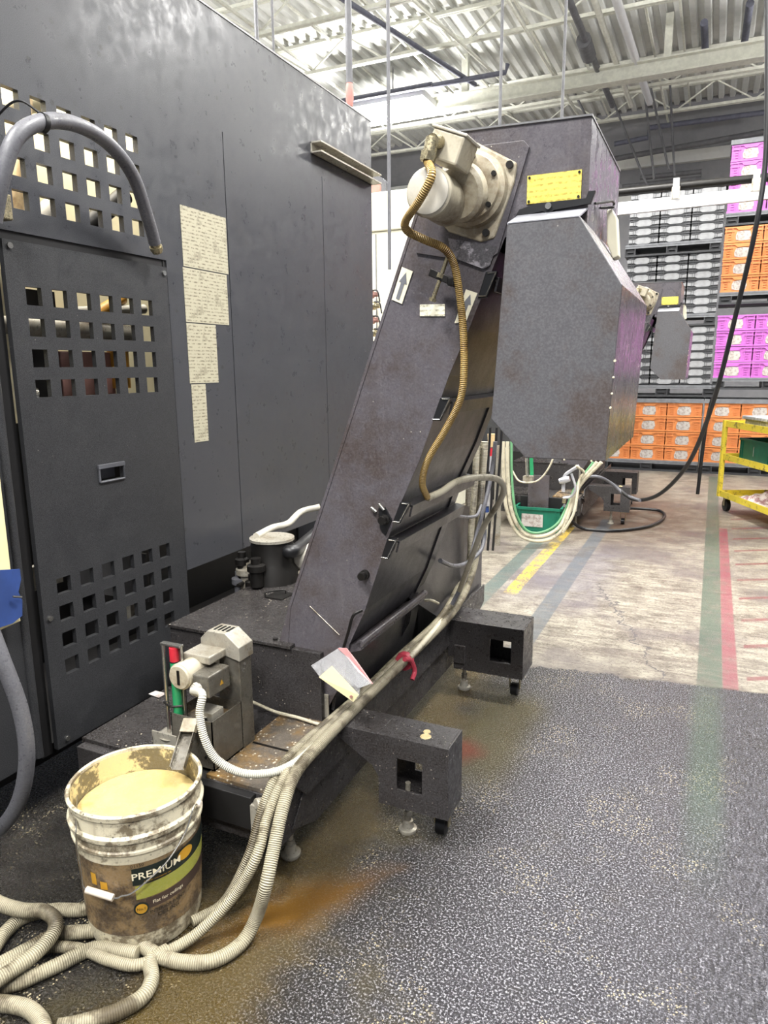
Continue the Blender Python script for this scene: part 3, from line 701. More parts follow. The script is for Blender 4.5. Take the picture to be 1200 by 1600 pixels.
# ================================================================== COOLANT TANK + FRAME
tank = thing('coolant_tank', 'low oily black coolant tank on castors under the inclined conveyor', 'tank', (-1.25, 2.0, 0))
m = MB().box((-1.57, 1.70, 0.10), (-1.0, 2.42, 0.49))
m.box((-1.58, 1.3, 0.12), (-1.44, 1.70, 0.265))
m.obj('tank_body', M['frame'], tank, bevel=0.002)
MB().box((-1.572, 1.692, 0.49), (-1.10, 2.425, 0.50)).obj('tank_lid', M['tank'], tank, bevel=0.001)
a = P(437, 932, 'z', 0.502)
m = MB().tube([a + Vector((-.05, -.02, 0)), a + Vector((-.045, -.015, .015)), a + Vector((.0, .03, .015)), a + Vector((.005, .035, 0))], .003, 6)
m.box(a + Vector((-.045, -.03, -.001)), a + Vector((.03, .05, .002)))
m.obj('lid_handle', M['bolt'], tank)
MB().cyl((-1.17, 1.72, .5), (-1.17, 1.72, .506), .008, seg=6).obj('lid_bolt', M['bolt'], tank)
# open tray in front
m = MB().box((-1.44, 1.325, 0.12), (-0.915, 1.70, 0.262)).obj('tray_box', M['frame'], tank, bevel=.002)
MB().box((-1.14, 1.33, 0.262), (-0.925, 1.70, 0.272)).obj('tray_top', M['tray'], tank)
MB().box((-1.59, 1.33, 0.262), (-1.30, 1.70, 0.276)).obj('tray_cover', M['tank'], tank, bevel=.001)
MB().box((-1.12, 1.51, .272), (-0.93, 1.514, .276)).box((-0.955, 1.5, .272), (-0.935, 1.52, .28)).obj('tray_seam', M['bolt'], tank)
MB().box((-1.40, 1.30, 0.17), (-0.98, 1.325, .262)).obj('front_skirt', M['black_in'], tank, bevel=.002)
o = quad([P(232, 1085, 'z', .278), P(248, 1091, 'z', .278), P(261, 1084, 'z', .278), P(243, 1080, 'z', .278)], .001, 'paper_scrap', M['paper'], tank); o.location.z += .001
# channel rail along the aisle side
m = MB()
m.prism([(-0.90, 1.40, 0.335), (-0.90, 3.03, 0.335), (-0.90, 3.03, 0.255), (-0.90, 2.93, 0.215), (-0.90, 1.43, 0.215), (-0.90, 1.37, .28)], (0.006, 0, 0))
m.box((-0.95, 1.40, 0.25), (-0.90, 2.98, 0.255)).box((-0.955, 1.40, .25), (-0.95, 2.98, .31))
m.obj('cable_trough', M['frame'], tank, bevel=.0015)
m = MB().prism([(-0.93, 1.44, 0.215), (-0.93, 2.9, .215), (-0.93, 2.9, .10), (-0.93, 1.50, .09), (-0.93, 1.38, .14)], (0.02, 0, 0))
m.box((-1.0, 1.7, .10), (-0.93, 2.9, .24))
m.obj('side_skirt', M['frame'], tank, bevel=.0015)
m = MB().box((-1.02, 2.45, 0.14), (-0.99, 3.3, 0.42)).box((-1.6, 2.42, .12), (-1.0, 2.45, .5))
m.obj('rear_plate', M['conv2'], tank)


def outrigger(y, x0, x1, zb, zt, dep, hx0, hx1, hz0, hz1, neck):
    t = 0.006
    m = MB().sheet('y', y, t, x0, x1, zb, zt, [(hx0, hx1, hz0, hz1)])
    m.box((x1 - t, y + t, zb), (x1, y + dep, zt)).box((x0, y + t, zt - t), (x1 - t, y + dep, zt)).sheet('y', y + dep - t, t, x0, x1 - t, zb, zt - t, [(hx0 + .01, hx1, hz0, hz1)])
    m.box((x0, y + t, zb), (x1 - t, y + dep - t, zb + t))
    if neck: m.prism([(x0, y, zt), (-0.9, y, zt), (-0.9, y, zt - .03), (x0 - .02, y, zt - .1), (x0, y, zt - .13)], (0, dep, 0))
    else: m.box((-0.9, y, zb + .05), (x0, y + dep, zt)); m.box((x0 + .005, y - .012, zb + .03), (x0 + .05, y, zt - .1))
    o = m.obj('outrigger', M['frame'], tank, bevel=.0015)
    fx = x0 + (0.0 if not neck else 0.035)
    f = MB().lathe((fx + .02, y + .08, 0), (fx + .02, y + .08, .05), [(0, .025), (.12, .027), (.22, .026), (.3, .018), (.7, .015), (.75, .010), (1, .010)]).cyl((fx + .02, y + .08, .04), (fx + .02, y + .08, zb + .03), .008).hexa((fx + .02, y + .08, .055), (fx + .02, y + .08, .067), .014)
    f.obj('levelling_foot', M['alu'], o, smooth=True)
    g = MB().lathe((x1 - .07, y + .11, .027), (x1 - .04, y + .11, .027), [(0, .018), (.05, .026), (.95, .026), (1, .018)]).obj('castor_wheel', M['blackrub'], o, smooth=True)
    MB().box((x1 - .078, y + .1, .03), (x1 - .073, y + .12, zb)).box((x1 - .037, y + .1, .03), (x1 - .032, y + .12, zb)).box((x1 - .08, y + .085, zb - .02), (x1 - .03, y + .135, zb - .002)).obj('castor_fork', M['zinc'], o, bevel=.002)
    return o


oa = outrigger(1.60, -0.765, -0.56, 0.125, 0.335, 0.115, -0.71, -0.635, 0.18, 0.275, True)
ob = outrigger(2.55, -0.875, -0.592, 0.12, 0.325, 0.17, -0.725, -0.64, 0.175, 0.27, False)
oa.name = 'outrigger'
f = MB().lathe((-0.965, 1.45, 0), (-0.965, 1.45, .05), [(0, .026), (.12, .029), (.22, .028), (.3, .018), (.7, .015), (.75, .011), (1, .011)]).cyl((-0.965, 1.45, .04), (-0.965, 1.45, .13), .009)
f.obj('levelling_foot', M['alu'], tank, smooth=True)
MB().box((-0.985, 1.30, .16), (-0.935, 1.345, .245)).cyl((-0.93, 1.36, .235), (-.965, 1.30, .25), .014).obj('drain_valve', M['alu'], tank, bevel=.003)
# loose dried drip on the outrigger top
MB().lathe((-0.64, 1.64, .335), (-0.64, 1.64, .337), [(0, .016), (1, .013)], 9).lathe((-0.646, 1.665, .335), (-0.646, 1.665, .3375), [(0, .011), (1, .009)], 9).obj('paint_drip', plain('dried_drip', srgb(196, 176, 130), .5), oa)

# ================================================================== CHIP CONVEYOR
Y0, Y1 = 1.72, 2.22
cv = thing('chip_conveyor', 'tall inclined black chip conveyor with gear motor and large hood in the foreground', 'conveyor', (-1.0, 1.95, 0.27))
side = [(-1.155, .29), (-1.155, .50), (-1.12, .61), (-0.702, 1.70), (-0.657, 1.868), (-0.287, 1.858), (-0.287, 1.62), (-0.475, 1.62), (-0.56, 1.414), (-0.612, 1.299), (-0.692, 1.079), (-0.758, .935), (-0.862, .633), (-0.915, .52), (-0.93, .42), (-1.0, .29)]
m = MB().prism([(x, Y0, z) for x, z in side], (0, .004, 0))
m.prism([(-1.155, Y0 - .002, .29), (-1.145, Y0 - .002, .29), (-1.11, Y0 - .002, .61), (-0.695, Y0 - .002, 1.695), (-0.702, Y0 - .002, 1.70), (-1.12, Y0 - .002, .61)], (0, .004, 0))
m.obj('side_plate', M['conv'], cv, bevel=.001)
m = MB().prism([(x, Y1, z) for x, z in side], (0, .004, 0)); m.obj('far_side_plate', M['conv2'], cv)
# chute back (left) and underside
und = [(-0.50, 1.60), (-0.56, 1.414), (-0.612, 1.299), (-0.692, 1.079), (-0.758, .935), (-0.862, .633), (-0.915, .52)]
m = MB()
for (a, b) in zip(und[:-1], und[1:]):
    m.prism([(a[0] - .006, Y0 + .004, a[1]), (b[0] - .006, Y0 + .004, b[1]), (b[0] - .012, Y0 + .004, b[1]), (a[0] - .012, Y0 + .004, a[1])], (0, Y1 - Y0 + .08, 0))
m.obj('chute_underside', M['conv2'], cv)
m = MB()
for (a, b) in zip([(-1.155, .3), (-1.12, .61), (-0.702, 1.70)], [(-1.12, .61), (-0.702, 1.70), (-0.657, 1.862)]):
    m.prism([(a[0], Y0 + .004, a[1]), (b[0], Y0 + .004, b[1]), (b[0] + .006, Y0 + .004, b[1]), (a[0] + .006, Y0 + .004, a[1])], (0, Y1 - Y0 - .004, 0))
m.obj('chute_cover', M['conv'], cv)
# flanges across the underside, with hooked ends
def onund(z):
    for a, b in zip(und[:-1], und[1:]):
        if b[1] <= z <= a[1]:
            t = (z - b[1]) / (a[1] - b[1]); return b[0] + (a[0] - b[0]) * t
for z in (1.545, 1.245, .965, .86):
    x = onund(z); x2 = onund(z - .06)
    m = MB().prism([(x - .002, Y0 - .004, z), (x + .026, Y0 - .004, z), (x2 + .022, Y0 - .004, z - .06), (x2 - .002, Y0 - .004, z - .06)], (0, .018, 0))
    m2_ = MB()
    m2_.prism([(x - .006, Y0 + .02, z - .005), (x + .024, Y0 + .02, z - .012), (x + .024, Y0 + .02, z - .018), (x - .006, Y0 + .02, z - .012)], (0, Y1 - Y0 + .07, 0))
    m2_.prism([(x + .020, Y0 + .02, z - .012), (x + .026, Y0 + .02, z - .012), (x + .018, Y0 + .02, z - .045), (x + .012, Y0 + .02, z - .045)], (0, Y1 - Y0 + .07, 0))
    m2_.v += []; o = MB(); o.v = m.v; o.f = m.f
    o.obj('flange_end', M['blackrub'], cv, bevel=.002)
    m2_.obj('cross_flange', M['conv2'], cv, bevel=.001)
    MB().tube([(x + .004, Y0 - .006, z - .004), (x + .024, Y0 - .006, z - .004), (x2 + .02, Y0 - .006, z - .056), (x2 + .0, Y0 - .006, z - .056)], .0018, 6, smooth=False).obj('flange_lip', M['chrome'], cv)
# bottom lip rail and funnel panels
m = MB().prism([(-0.925, Y0 + .02, .515), (-0.885, Y0 + .02, .53), (-0.885, Y0 + .02, .505), (-0.93, Y0 + .02, .49)], (0, .52, 0))
m.cyl((-0.888, Y0 + .02, .525), (-0.888, Y0 + .54, .525), .012)
m.obj('lip_rail', M['conv'], cv, smooth=True)
m = MB().prism([(-0.935, Y0 + .01, .50), (-0.975, Y0 + .01, .30), (-0.985, Y0 + .01, .30), (-0.945, Y0 + .01, .50)], (0, .62, 0))
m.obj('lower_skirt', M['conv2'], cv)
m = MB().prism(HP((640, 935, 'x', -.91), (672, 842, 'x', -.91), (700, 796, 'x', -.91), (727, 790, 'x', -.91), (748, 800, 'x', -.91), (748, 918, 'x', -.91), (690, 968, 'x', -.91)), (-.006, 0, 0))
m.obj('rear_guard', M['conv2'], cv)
# head housing: right end, roof, discharge throat
m = MB().box((-0.293, Y0 + .004, 1.60), (-0.287, Y1, 1.858))
m.prism([(-0.287, Y0 + .004, 1.62), (-0.287, Y0 + .004, 1.60), (-0.47, Y0 + .004, 1.60), (-0.47, Y0 + .004, 1.62)], (0, .48, 0))
m.obj('head_end', dirty('grey_head_paint', srgb(104, 100, 108), srgb(84, 76, 80), .34, scale=4, bump=.05), cv)
m = MB().prism([(-0.657, Y0 - .004, 1.866), (-0.285, Y0 - .004, 1.856), (-0.285, Y0 - .004, 1.860), (-0.657, Y0 - .004, 1.870)], (0, Y1 - Y0 + .008, 0))
m.obj('head_lid', plain('lid_edge_paint', srgb(120, 120, 122), .35), cv)
# hood (y from 1.62, proud of housing)
YH0, YH1 = 1.62, 2.22
hf = [(-0.443, 1.633), (-0.287, 1.634), (-0.192, 1.488), (-0.207, 1.112), (-0.387, 1.112), (-0.47, 1.20)]
m = MB().prism([(x, YH0, z) for x, z in hf], (0, .004, 0))
hd = m.obj('discharge_hood', M['hood'], cv, bevel=.002)
m = MB().prism([(-0.443, YH0, 1.633), (-0.287, YH0, 1.634), (-0.287, Y0, 1.668), (-0.443, Y0, 1.668)], (0, 0, -.004))
m.obj('hood_shoulder', plain('painted_lit_shoulder', srgb(175, 176, 184), .3, .3), hd)  # pale tone paints in the light falling on this top slope
m = MB()
for a, b in ((hf[1], hf[2]), (hf[2], hf[3])):
    m.prism([(a[0], YH0 + .004, a[1]), (b[0], YH0 + .004, b[1]), (b[0] - .005, YH0 + .004, b[1]), (a[0] - .005, YH0 + .004, a[1])], (0, YH1 - YH0, 0))
m.obj('hood_side', M['steel'], hd)
m = MB()
for a, b in ((hf[3], hf[4]), (hf[4], hf[5]), (hf[5], hf[0])):
    m.prism([(a[0], YH0 + .004, a[1]), (b[0], YH0 + .004, b[1]), (b[0], YH0 + .004, b[1] + .005), (a[0], YH0 + .004, a[1] + .005)], (0, YH1 - YH0, 0)) if abs(a[1] - b[1]) < .2 else \
        m.prism([(a[0], YH0 + .004, a[1]), (b[0], YH0 + .004, b[1]), (b[0] + .005, YH0 + .004, b[1]), (a[0] + .005, YH0 + .004, a[1])], (0, YH1 - YH0, 0))
m.prism([(x, YH1, z) for x, z in hf], (0, .004, 0))
m.obj('hood_back', M['hood'], hd)
# chipped edge beads
for k in range(26):
    z = 1.45 - .34 * random.random() ** .7; x = -0.207 + (z - 1.112) / (1.488 - 1.112) * .015
    if k > 17: x = -0.22 - random.random() * .14; z = 1.112
    MB().lathe((x, YH0 - .001, z), (x, YH0 + .003, z), [(0, .0015 + random.random() * .002), (1, .003)], 6).obj('paint_chip', M['cream'], hd) if k in (0, 3, 7, 12, 19, 22) else None
# latch strip above shoulder
m = MB().prism([(-0.44, Y0 - .012, 1.676), (-0.40, Y0 - .012, 1.686), (-0.29, Y0 - .012, 1.686), (-0.285, Y0 - .012, 1.70), (-.27, Y0 - .012, 1.70), (-.28, Y0 - .012, 1.674), (-0.36, Y0 - .012, 1.668), (-.37, Y0 - .012, 1.66), (-.385, Y0 - .012, 1.668), (-0.45, Y0 - .012, 1.66)], (0, .01, 0))
m.obj('rubber_seal', M['blackrub'], cv)
MB().cyl((-.372, Y0 - .012, 1.677), (-.372, Y0 - .018, 1.677), .007).obj('seal_screw', M['chrome'], cv, smooth=True)
# yellow plate
np_ = MB().box((-0.425, Y0 - .003, 1.688), (-0.303, Y0, 1.749)).obj('rating_plate', M['yplate'], cv)
for x in (-.420, -.308):
    for z in (1.693, 1.744): MB().cyl((x, Y0 - .005, z), (x, Y0 - .003, z), .003, seg=8).obj('rivet', M['bolt'], np_)
# lap joint of the drive plate
dp = [(-0.70, 1.60), (-0.655, 1.83), (-0.435, 1.825), (-0.422, 1.81), (-0.49, 1.585), (-0.53, 1.565)]
MB().prism([(x, Y0 - .006, z) for x, z in dp], (0, .006, 0)).obj('drive_plate', M['conv'], cv, bevel=.001)
# --- gear motor
def yv(px, py, y): return P(px, py, 'y', y)
mt = MB()
fl = [yv(*q, Y0 - .012) for q in ((672, 330), (700, 225), (745, 222), (808, 254), (803, 285), (772, 372), (750, 378), (700, 362))]
mot = MB().prism(fl, (0, .014, 0)).obj('gear_motor', M['motor'], cv, bevel=.005)
# drop the wrong-side flange corner behind casting
MB().lathe((-0.552, Y0 - .01, 1.728), (-0.552, Y0 - .05, 1.728), [(0, .085), (.6, .083), (.75, .074), (1, .072)], 40).obj('gear_flange', M['motor'], mot, smooth=True)
MB().lathe((-0.565, Y0 - .05, 1.718), (-0.57, Y0 - .075, 1.712), [(0, .066), (.7, .064), (1, .055)], 36).obj('gear_ring', M['motor'], mot, smooth=True)
ax = Vector((-0.602, Y0 - .05, 1.699))
MB().lathe(ax, ax + Vector((0, -.125, 0)), [(0, .052), (.82, .050), (.85, .053), (.97, .053), (1, .049)], 36).obj('motor_body', M['motor'], mot, smooth=True)
MB().lathe(ax + Vector((0, -.125, 0)), ax + Vector((0, -.133, 0)), [(0, .049), (.6, .048), (1, .04)], 36).obj('fan_cover', M['cap'], mot, smooth=True)
for an in range(0, 360, 60):
    q = Vector((-0.552 + .066 * math.cos(R(an + 20)), Y0 - .05, 1.728 + .066 * math.sin(R(an + 20))))
    MB().cyl(q, q + Vector((0, -.007, 0)), .006, seg=8).obj('motor_bolt', M['bolt'], mot, smooth=True)
for q in ((797, 258), (760, 364)):
    q = yv(*q, Y0 - .014); MB().cyl(q, q + Vector((0, -.008, 0)), .0085, seg=12).obj('motor_bolt', M['bolt'], mot, smooth=True)
MB().box((-0.60, Y0 - .06, 1.665), (-0.53, Y0 - .025, 1.675)).lathe((-0.60, Y0 - .10, 1.672), (-0.60, Y0 - .115, 1.672), [(0, .006), (1, .006)]).obj('tie_rod', M['alu'], mot)
# terminal box, rotated with the drive
c = P(706, 237, 'y', Y0 - .13); an = R(-22)
def rb(m, c, sx, sy, sz, an, y_up=0):
    ux = Vector((math.cos(an), 0, math.sin(an))); uz = Vector((-math.sin(an), 0, math.cos(an)))
    v = [c + ux * a * sx / 2 + Vector((0, b * sy / 2, 0)) + uz * d_ * sz / 2 for d_ in (-1, 1) for b in (-1, 1) for a in (-1, 1)]
    m.add(v, [(0, 1, 3, 2), (4, 6, 7, 5), (0, 4, 5, 1), (2, 3, 7, 6), (0, 2, 6, 4), (1, 5, 7, 3)]); return m
tb = rb(MB(), c, .078, .09, .060, an).obj('terminal_box', M['motor'], mot, bevel=.005)
rb(MB(), c + Vector((.011, 0, .030)), .086, .096, .006, an).obj('box_lid', M['cap'], tb, bevel=.002)
q = c + Vector((-.014, -.046, .010))
MB().cyl(q, q + Vector((-.006, -.022, -.004)), .016).cyl(q + Vector((-.008, -.015, .004)), q + Vector((-.016, -.02, -.038)), .015).hexa(q + Vector((-.014, -.019, -.025)), q + Vector((-.018, -.021, -.042)), .018).obj('cable_gland', M['zinc'], tb, smooth=True)
gland = q + Vector((-.018, -.021, -.04))
# stickers
def sticker(ps, y, arrow, lab):
    pp = [P(*p, 'y', y) for p in ps]
    o = MB().prism(pp, (0, .001, 0)).obj('arrow_sticker', M['sticker'], cv); o['label'] = lab
    if arrow:
        A, B, Cc, D = pp  # tl tr br bl
        def uvp(u, v): t = A.lerp(B, u); b_ = D.lerp(Cc, u); r_ = t.lerp(b_, v); return r_ + Vector((0, -.0012, 0))
        MB().prism([uvp(.5, .10), uvp(.86, .42), uvp(.66, .42), uvp(.66, .92), uvp(.34, .92), uvp(.34, .42), uvp(.14, .42)], (0, .0008, 0)).obj('printed_arrow', M['ink'], o)
sticker([(628, 417), (645, 424), (628, 475), (612, 468)], Y0 - .003, True, 'cream sticker with grey arrow')
sticker([(728, 452), (746, 458), (728, 503), (710, 505)], Y0 - .003, True, 'cream sticker with arrow behind the conduit')
o = MB().prism([P(656, 476, 'y', Y0 - .003), P(695, 475, 'y', Y0 - .003), P(695, 494, 'y', Y0 - .003), P(656, 494, 'y', Y0 - .003)], (0, .002, 0)).obj('small_plate', M['wplate'], cv)
# tension screw
a, b = P(702, 395, 'y', Y0 - .045), P(677, 466, 'y', Y0 - .045)
MB().cyl(a, b, .005).hexa(b, b + (b - a).normalized() * .008, .010).hexa(a.lerp(b, .45), a.lerp(b, .55), .011).obj('tension_screw', M['zinc'], cv, smooth=True)
a, b = P(672, 425, 'y', Y0 - .045), P(708, 441, 'y', Y0 - .045)
MB().bar(a, b, .018, .012, up=(0, 1, 0)).box(b + Vector((-.012, -.008, -.008)), b + Vector((.004, .045, .01))).obj('tension_bracket', M['bolt'], cv, bevel=.002)
# oil streaks patch = dark bracket beneath motor
MB().prism([P(*q, 'y', Y0 - .008) for q in ((700, 372), (776, 385), (765, 415), (755, 420), (728, 410), (705, 402))], (0, .002, 0)).obj('oily_guard', dirty('oil_streaked_plate', srgb(150, 145, 150), srgb(20, 18, 18), .2, scale=22, lo=.42, hi=.5, streak=srgb(14, 12, 12)), cv)
# latches / knobs on lower plate
for (px, py) in ((600, 812), (568, 899)):
    c = P(px, py, 'y', Y0 - .012)
    MB().lathe(c + Vector((0, .012, 0)), c + Vector((0, -.018, 0)), [(0, .014), (.3, .014), (.35, .009), (.7, .009), (.75, .013), (1, .011)], 16).obj('latch_knob', M['bolt'], cv, smooth=True)
c = P(602, 812, 'y', Y0 - .004)
MB().prism([c + Vector((-.022, 0, .03)), c + Vector((.0, 0, .035)), c + Vector((.02, 0, .0)), c + Vector((.0, 0, -.045)), c + Vector((-.016, 0, -.03))], (0, .004, 0)).obj('latch_plate', M['blackrub'], cv, bevel=.001)
MB().cyl(P(580, 793, 'y', Y0 - .01), P(588, 800, 'y', Y0 - .01), .005).cyl(P(592, 787, 'y', Y0 - .01), P(600, 797, 'y', Y0 - .01), .005).obj('latch_pin', M['chrome'], cv, smooth=True)
MB().tube(HP((536, 1015, 'y', Y0 - .02), (545, 985, 'y', Y0 - .025), (552, 962, 'y', Y0 - .025), (566, 953, 'y', Y0 - .01)), .0045, 8).obj('grab_hook', M['bolt'], cv, smooth=True)
MB().tube(HP((484, 947, 'y', Y0 - .003), (530, 992, 'y', Y0 - .003)), .0015, 6).obj('weld_scratch', M['alu'], cv)
MB().box(P(494, 1082, 'y', Y0 - .004), P(515, 1122, 'y', Y0)).obj('bottom_bracket', M['alu'], cv, bevel=.001)
# level switch and tag on head end
o = MB().prism([(-0.284, 1.80, 1.63), (-0.284, 1.86, 1.63), (-0.284, 1.95, 1.48), (-0.284, 1.90, 1.46), (-0.284, 1.83, 1.50)], (.012, 0, 0))
pendant = [P(948, 328, 'y', 1.93), P(956, 326, 'y', 1.93), P(963, 338, 'y', 1.93), P(966, 400, 'y', 1.93), P(957, 404, 'y', 1.93), P(948, 380, 'y', 1.93)]
pt = MB().prism(pendant, (0, .05, 0)).obj('control_box', M['sticker'], cv, bevel=.003)
MB().tube(HP((930, 318, 'x', -.285), (957, 314, 'x', -.26), (960, 318, 'x', -.26), (958, 324, 'x', -.26), (938, 325, 'x', -.285)), .003, 6, smooth=False).obj('wire_bracket', M['bolt'], cv)
CONV_ONLY = set()

# second conveyor and tank further along the aisle
DY = 4.45
cv2 = copy_tree(cv); cv2.location.y += DY; cv2.location.z += .10
tag(cv2, 'distant smaller looking black chip conveyor with hood in front of grey crate stacks', 'conveyor')
tk2 = copy_tree(tank); tk2.location.y += DY
tag(tk2, 'distant coolant tank behind the large hood, beside the green bin on the floor', 'tank')

# ================================================================== second machine and cabinet behind
t_ = thing('white_cabinet', 'tall off-white machine cabinet seen through the gap between black machine and conveyor', 'cabinet', (-2.6, 5.5, 0))
m = MB().box((-4.0, 5.30, 0.0), (-2.15, 6.6, 2.37)).obj('cabinet_body', M['white_cab'], t_, bevel=.01)
MB().box((-4.0, 5.28, 2.37), (-2.15, 6.6, 2.655)).obj('cabinet_top', M['white_cab'], t_, bevel=.01)
MB().box((-2.505, 5.292, .1), (-2.5, 5.302, 2.35)).obj('door_gap', M['pipe_dark'], t_)
for i, (px, py) in enumerate(((587, 460), (590, 478), (588, 500), (590, 520), (587, 540))):
    c = P(px, py, 'y', 5.2)
    MB().lathe(c + Vector((-.06, 0, 0)), c + Vector((.02, 0, 0)), [(0, .03), (.5, .03), (.55, .02), (1, .018)], 14).obj('brass_valve', M['zinc' if i % 2 else 'pinkpart'], t_, smooth=True)
    MB().tube([c + Vector((-.02, -.02, .03)), c + Vector((.03, -.03, .02)), c + Vector((.045, -.02, -.06))], .006, 8).obj('valve_hose', M['blackrub'], t_, smooth=True)
c = P(588, 292, 'y', 5.6); c.z = 2.755
t_ = thing('hose_reel', 'small round pink and dark reel sitting on top of the white cabinet', 'reel', tuple(c))
MB().lathe(c + Vector((0, -.03, 0)), c + Vector((0, .03, 0)), [(0, .10), (.2, .10), (.25, .07), (.75, .07), (.8, .10), (1, .10)], 28).obj('drum', M['rubber'], t_, smooth=True)
MB().lathe(c + Vector((0, -.04, 0)), c + Vector((0, -.03, 0)), [(0, .05), (1, .06)], 20).obj('hub', M['pinkpart'], t_, smooth=True)

t_ = thing('machine_enclosure', 'black enclosure of the next machine, mostly hidden behind the near conveyor', 'machine', (-2.2, 6, 0))
MB().box((-2.8, 6.85, 0.5), (-1.75, 8.6, 2.5)).obj('wall_skin', M['black'], t_)
MB().box((-2.4, 6.85, 0.0), (-1.62, 8.4, .5)).obj('machine_base', M['black_in'], t_)

# ================================================================== OIL SKIMMER
sk = thing('oil_skimmer', 'grimy metal oil skimmer with small motor standing on the tank tray above the bucket', 'machine', (-1.19, 1.45, .272))
# tall channel column
m = MB().box((-1.20, 1.475, .272), (-1.125, 1.53, .565))
col = m.obj('column', M['dkalu'], sk, bevel=.002)
m = MB().prism([(-1.25, 1.47, .562), (-1.25, 1.47, .585), (-1.225, 1.47, .61), (-1.165, 1.47, .61), (-1.12, 1.47, .575), (-1.12, 1.47, .535)], (0, .065, 0))
m.obj('top_hood', M['alu'], sk, bevel=.002)
for k in range(4):
    x = -1.215 + k * .014
    MB().box((x, 1.485, .609), (x + .006, 1.52, .6115)).obj('vent_slot', M['bolt'], sk)
MB().box((-1.255, 1.40, .545), (-1.165, 1.475, .568)).obj('gear_box', M['alu'], sk, bevel=.004)
for z in (.545, .52, .50, .505): MB().cyl((-1.126, 1.49 + (z - .5) * .3, z), (-1.122, 1.49 + (z - .5) * .3, z), .004, seg=8).obj('screw', M['chrome'], sk)
c = Vector((-1.222, 1.345, .525))
mo = MB().lathe(c + Vector((0, .125, 0)), c, [(0, .034), (.7, .034), (.74, .036), (.98, .036), (1, .032)], 28).obj('skimmer_motor', M['motor'], sk, smooth=True)
MB().lathe(c, c + Vector((0, -.004, 0)), [(0, .034), (1, .031)], 28).obj('end_cap', M['motor'], mo, smooth=True)
MB().box(c + Vector((-.004, -.006, -.02)), c + Vector((.004, -.003, .02))).obj('cap_slot', M['bolt'], mo)
jb = MB().box((-1.195, 1.355, .475), (-1.135, 1.445, .535)).obj('junction_box', M['dkalu'], sk, bevel=.004)
q = P(318, 1075, 'y', 1.33)
MB().cyl((-1.165, 1.355, .50), (-1.172, 1.335, .50), .014).hexa((-1.167, 1.35, .50), (-1.17, 1.34, .50), .019).obj('hose_gland', M['cap'], jb, smooth=True)
y_ = (-1.134, 1.41, .50)
MB().prism([(-1.1345, 1.40, .495), (-1.1345, 1.415, .495), (-1.1345, 1.4075, .508)], (.0006, 0, 0)).obj('warning_mark', M['labelgold'], jb)
# catch box, open top
x0, x1, y0, y1, z0, z1 = -1.262, -1.125, 1.345, 1.475, .276, .415
m = MB().box((x0, y0, z0), (x1, y0 + .003, z1)).box((x0, y1 - .003, z0), (x1, y1, z1)).box((x0, y0, z0), (x0 + .003, y1, z1)).box((x1 - .003, y0, z0), (x1, y1, z1)).box((x0, y0, z0), (x1, y1, z0 + .003))
m.obj('catch_box', M['dkalu'], sk)
MB().box((x0 + .004, y0 + .004, z0 + .004), (x1 - .004, y1 - .004, z1 - .03)).obj('oily_sludge', M['tray'], sk)
MB().box((-1.19, 1.36, .385), (-1.135, 1.41, .43)).box((-1.175, 1.356, .40), (-1.15, 1.36, .42)).obj('scraper', M['alu'], sk, bevel=.004)
MB().box((-1.175, 1.352, .398), (-1.15, 1.357, .418)).obj('scraper_hole', M['bolt'], sk)
for z in (.385, .34, .31): MB().cyl((-1.15, 1.345, z), (-1.15, 1.342, z), .004, seg=8).obj('box_screw', M['bolt'], sk)
# chute pouring into the bucket
a = P(300, 1128, 'y', 1.325); b = P(278, 1203, 'y', 1.215)
sp = MB()
d = (b - a).normalized(); s_ = d.cross(Vector((0, 0, 1))).normalized(); u_ = s_.cross(d).normalized()
for (o1, o2) in (((-.018, 0), (.018, 0)),):
    p1, p2 = a + s_ * .018, a - s_ * .018
    sp.prism([p1, p2, p2 - u_ * .002, p1 - u_ * .002], d * (b - a).length)
    for sg in (1, -1): sp.prism([a + s_ * .018 * sg, a + s_ * .016 * sg, a + s_ * .016 * sg + u_ * .016, a + s_ * .018 * sg + u_ * .016], d * (b - a).length)
sp.obj('spout', M['dkalu'], sk)
MB().prism([a + s_ * .019 + u_ * .018, a - s_ * .019 + u_ * .018, a - s_ * .019 - d * .01 - u_ * .004, a + s_ * .019 - d * .01 - u_ * .004], d * .04).obj('spout_cover', M['motor'], sk, bevel=.001)
# gauge stick with stainless dish
m = MB().lathe((-1.27, 1.365, .30), (-1.27, 1.365, .345), [(0, .012), (.4, .03), (1, .045)], 24)
gz = thing('level_gauge', 'upright metal strip with red and green bands beside the skimmer', 'gauge', (-1.26, 1.355, .276))
MB().box((-1.315, 1.325, .295), (-1.23, 1.329, .362)).box((-1.315, 1.325, .295), (-1.311, 1.38, .345)).box((-1.315, 1.325, .278), (-1.225, 1.385, .298)).obj('bracket', M['alu'], gz, bevel=.001)
m.obj('dish', M['alu'], gz, smooth=True)
MB().cyl((-1.287, 1.362, .30), (-1.287, 1.362, .602), .0055).box((-1.272, 1.368, .33), (-1.226, 1.372, .602)).box((-1.292, 1.356, .600), (-1.226, 1.373, .606)).box((-1.2275, 1.36, .33), (-1.226, 1.372, .602)).obj('rail', M['chrome'], gz, bevel=.001)
g = MB()
gl = lambda z0, z1, mt, nm: MB().cyl((-1.25, 1.362, z0), (-1.25, 1.362, z1), .0125).obj(nm, M[mt], gz, smooth=True)
gl(.56, .598, 'red', 'upper_red_band'); gl(.405, .557, 'greenf', 'green_band'); gl(.335, .402, 'red', 'lower_red_band')
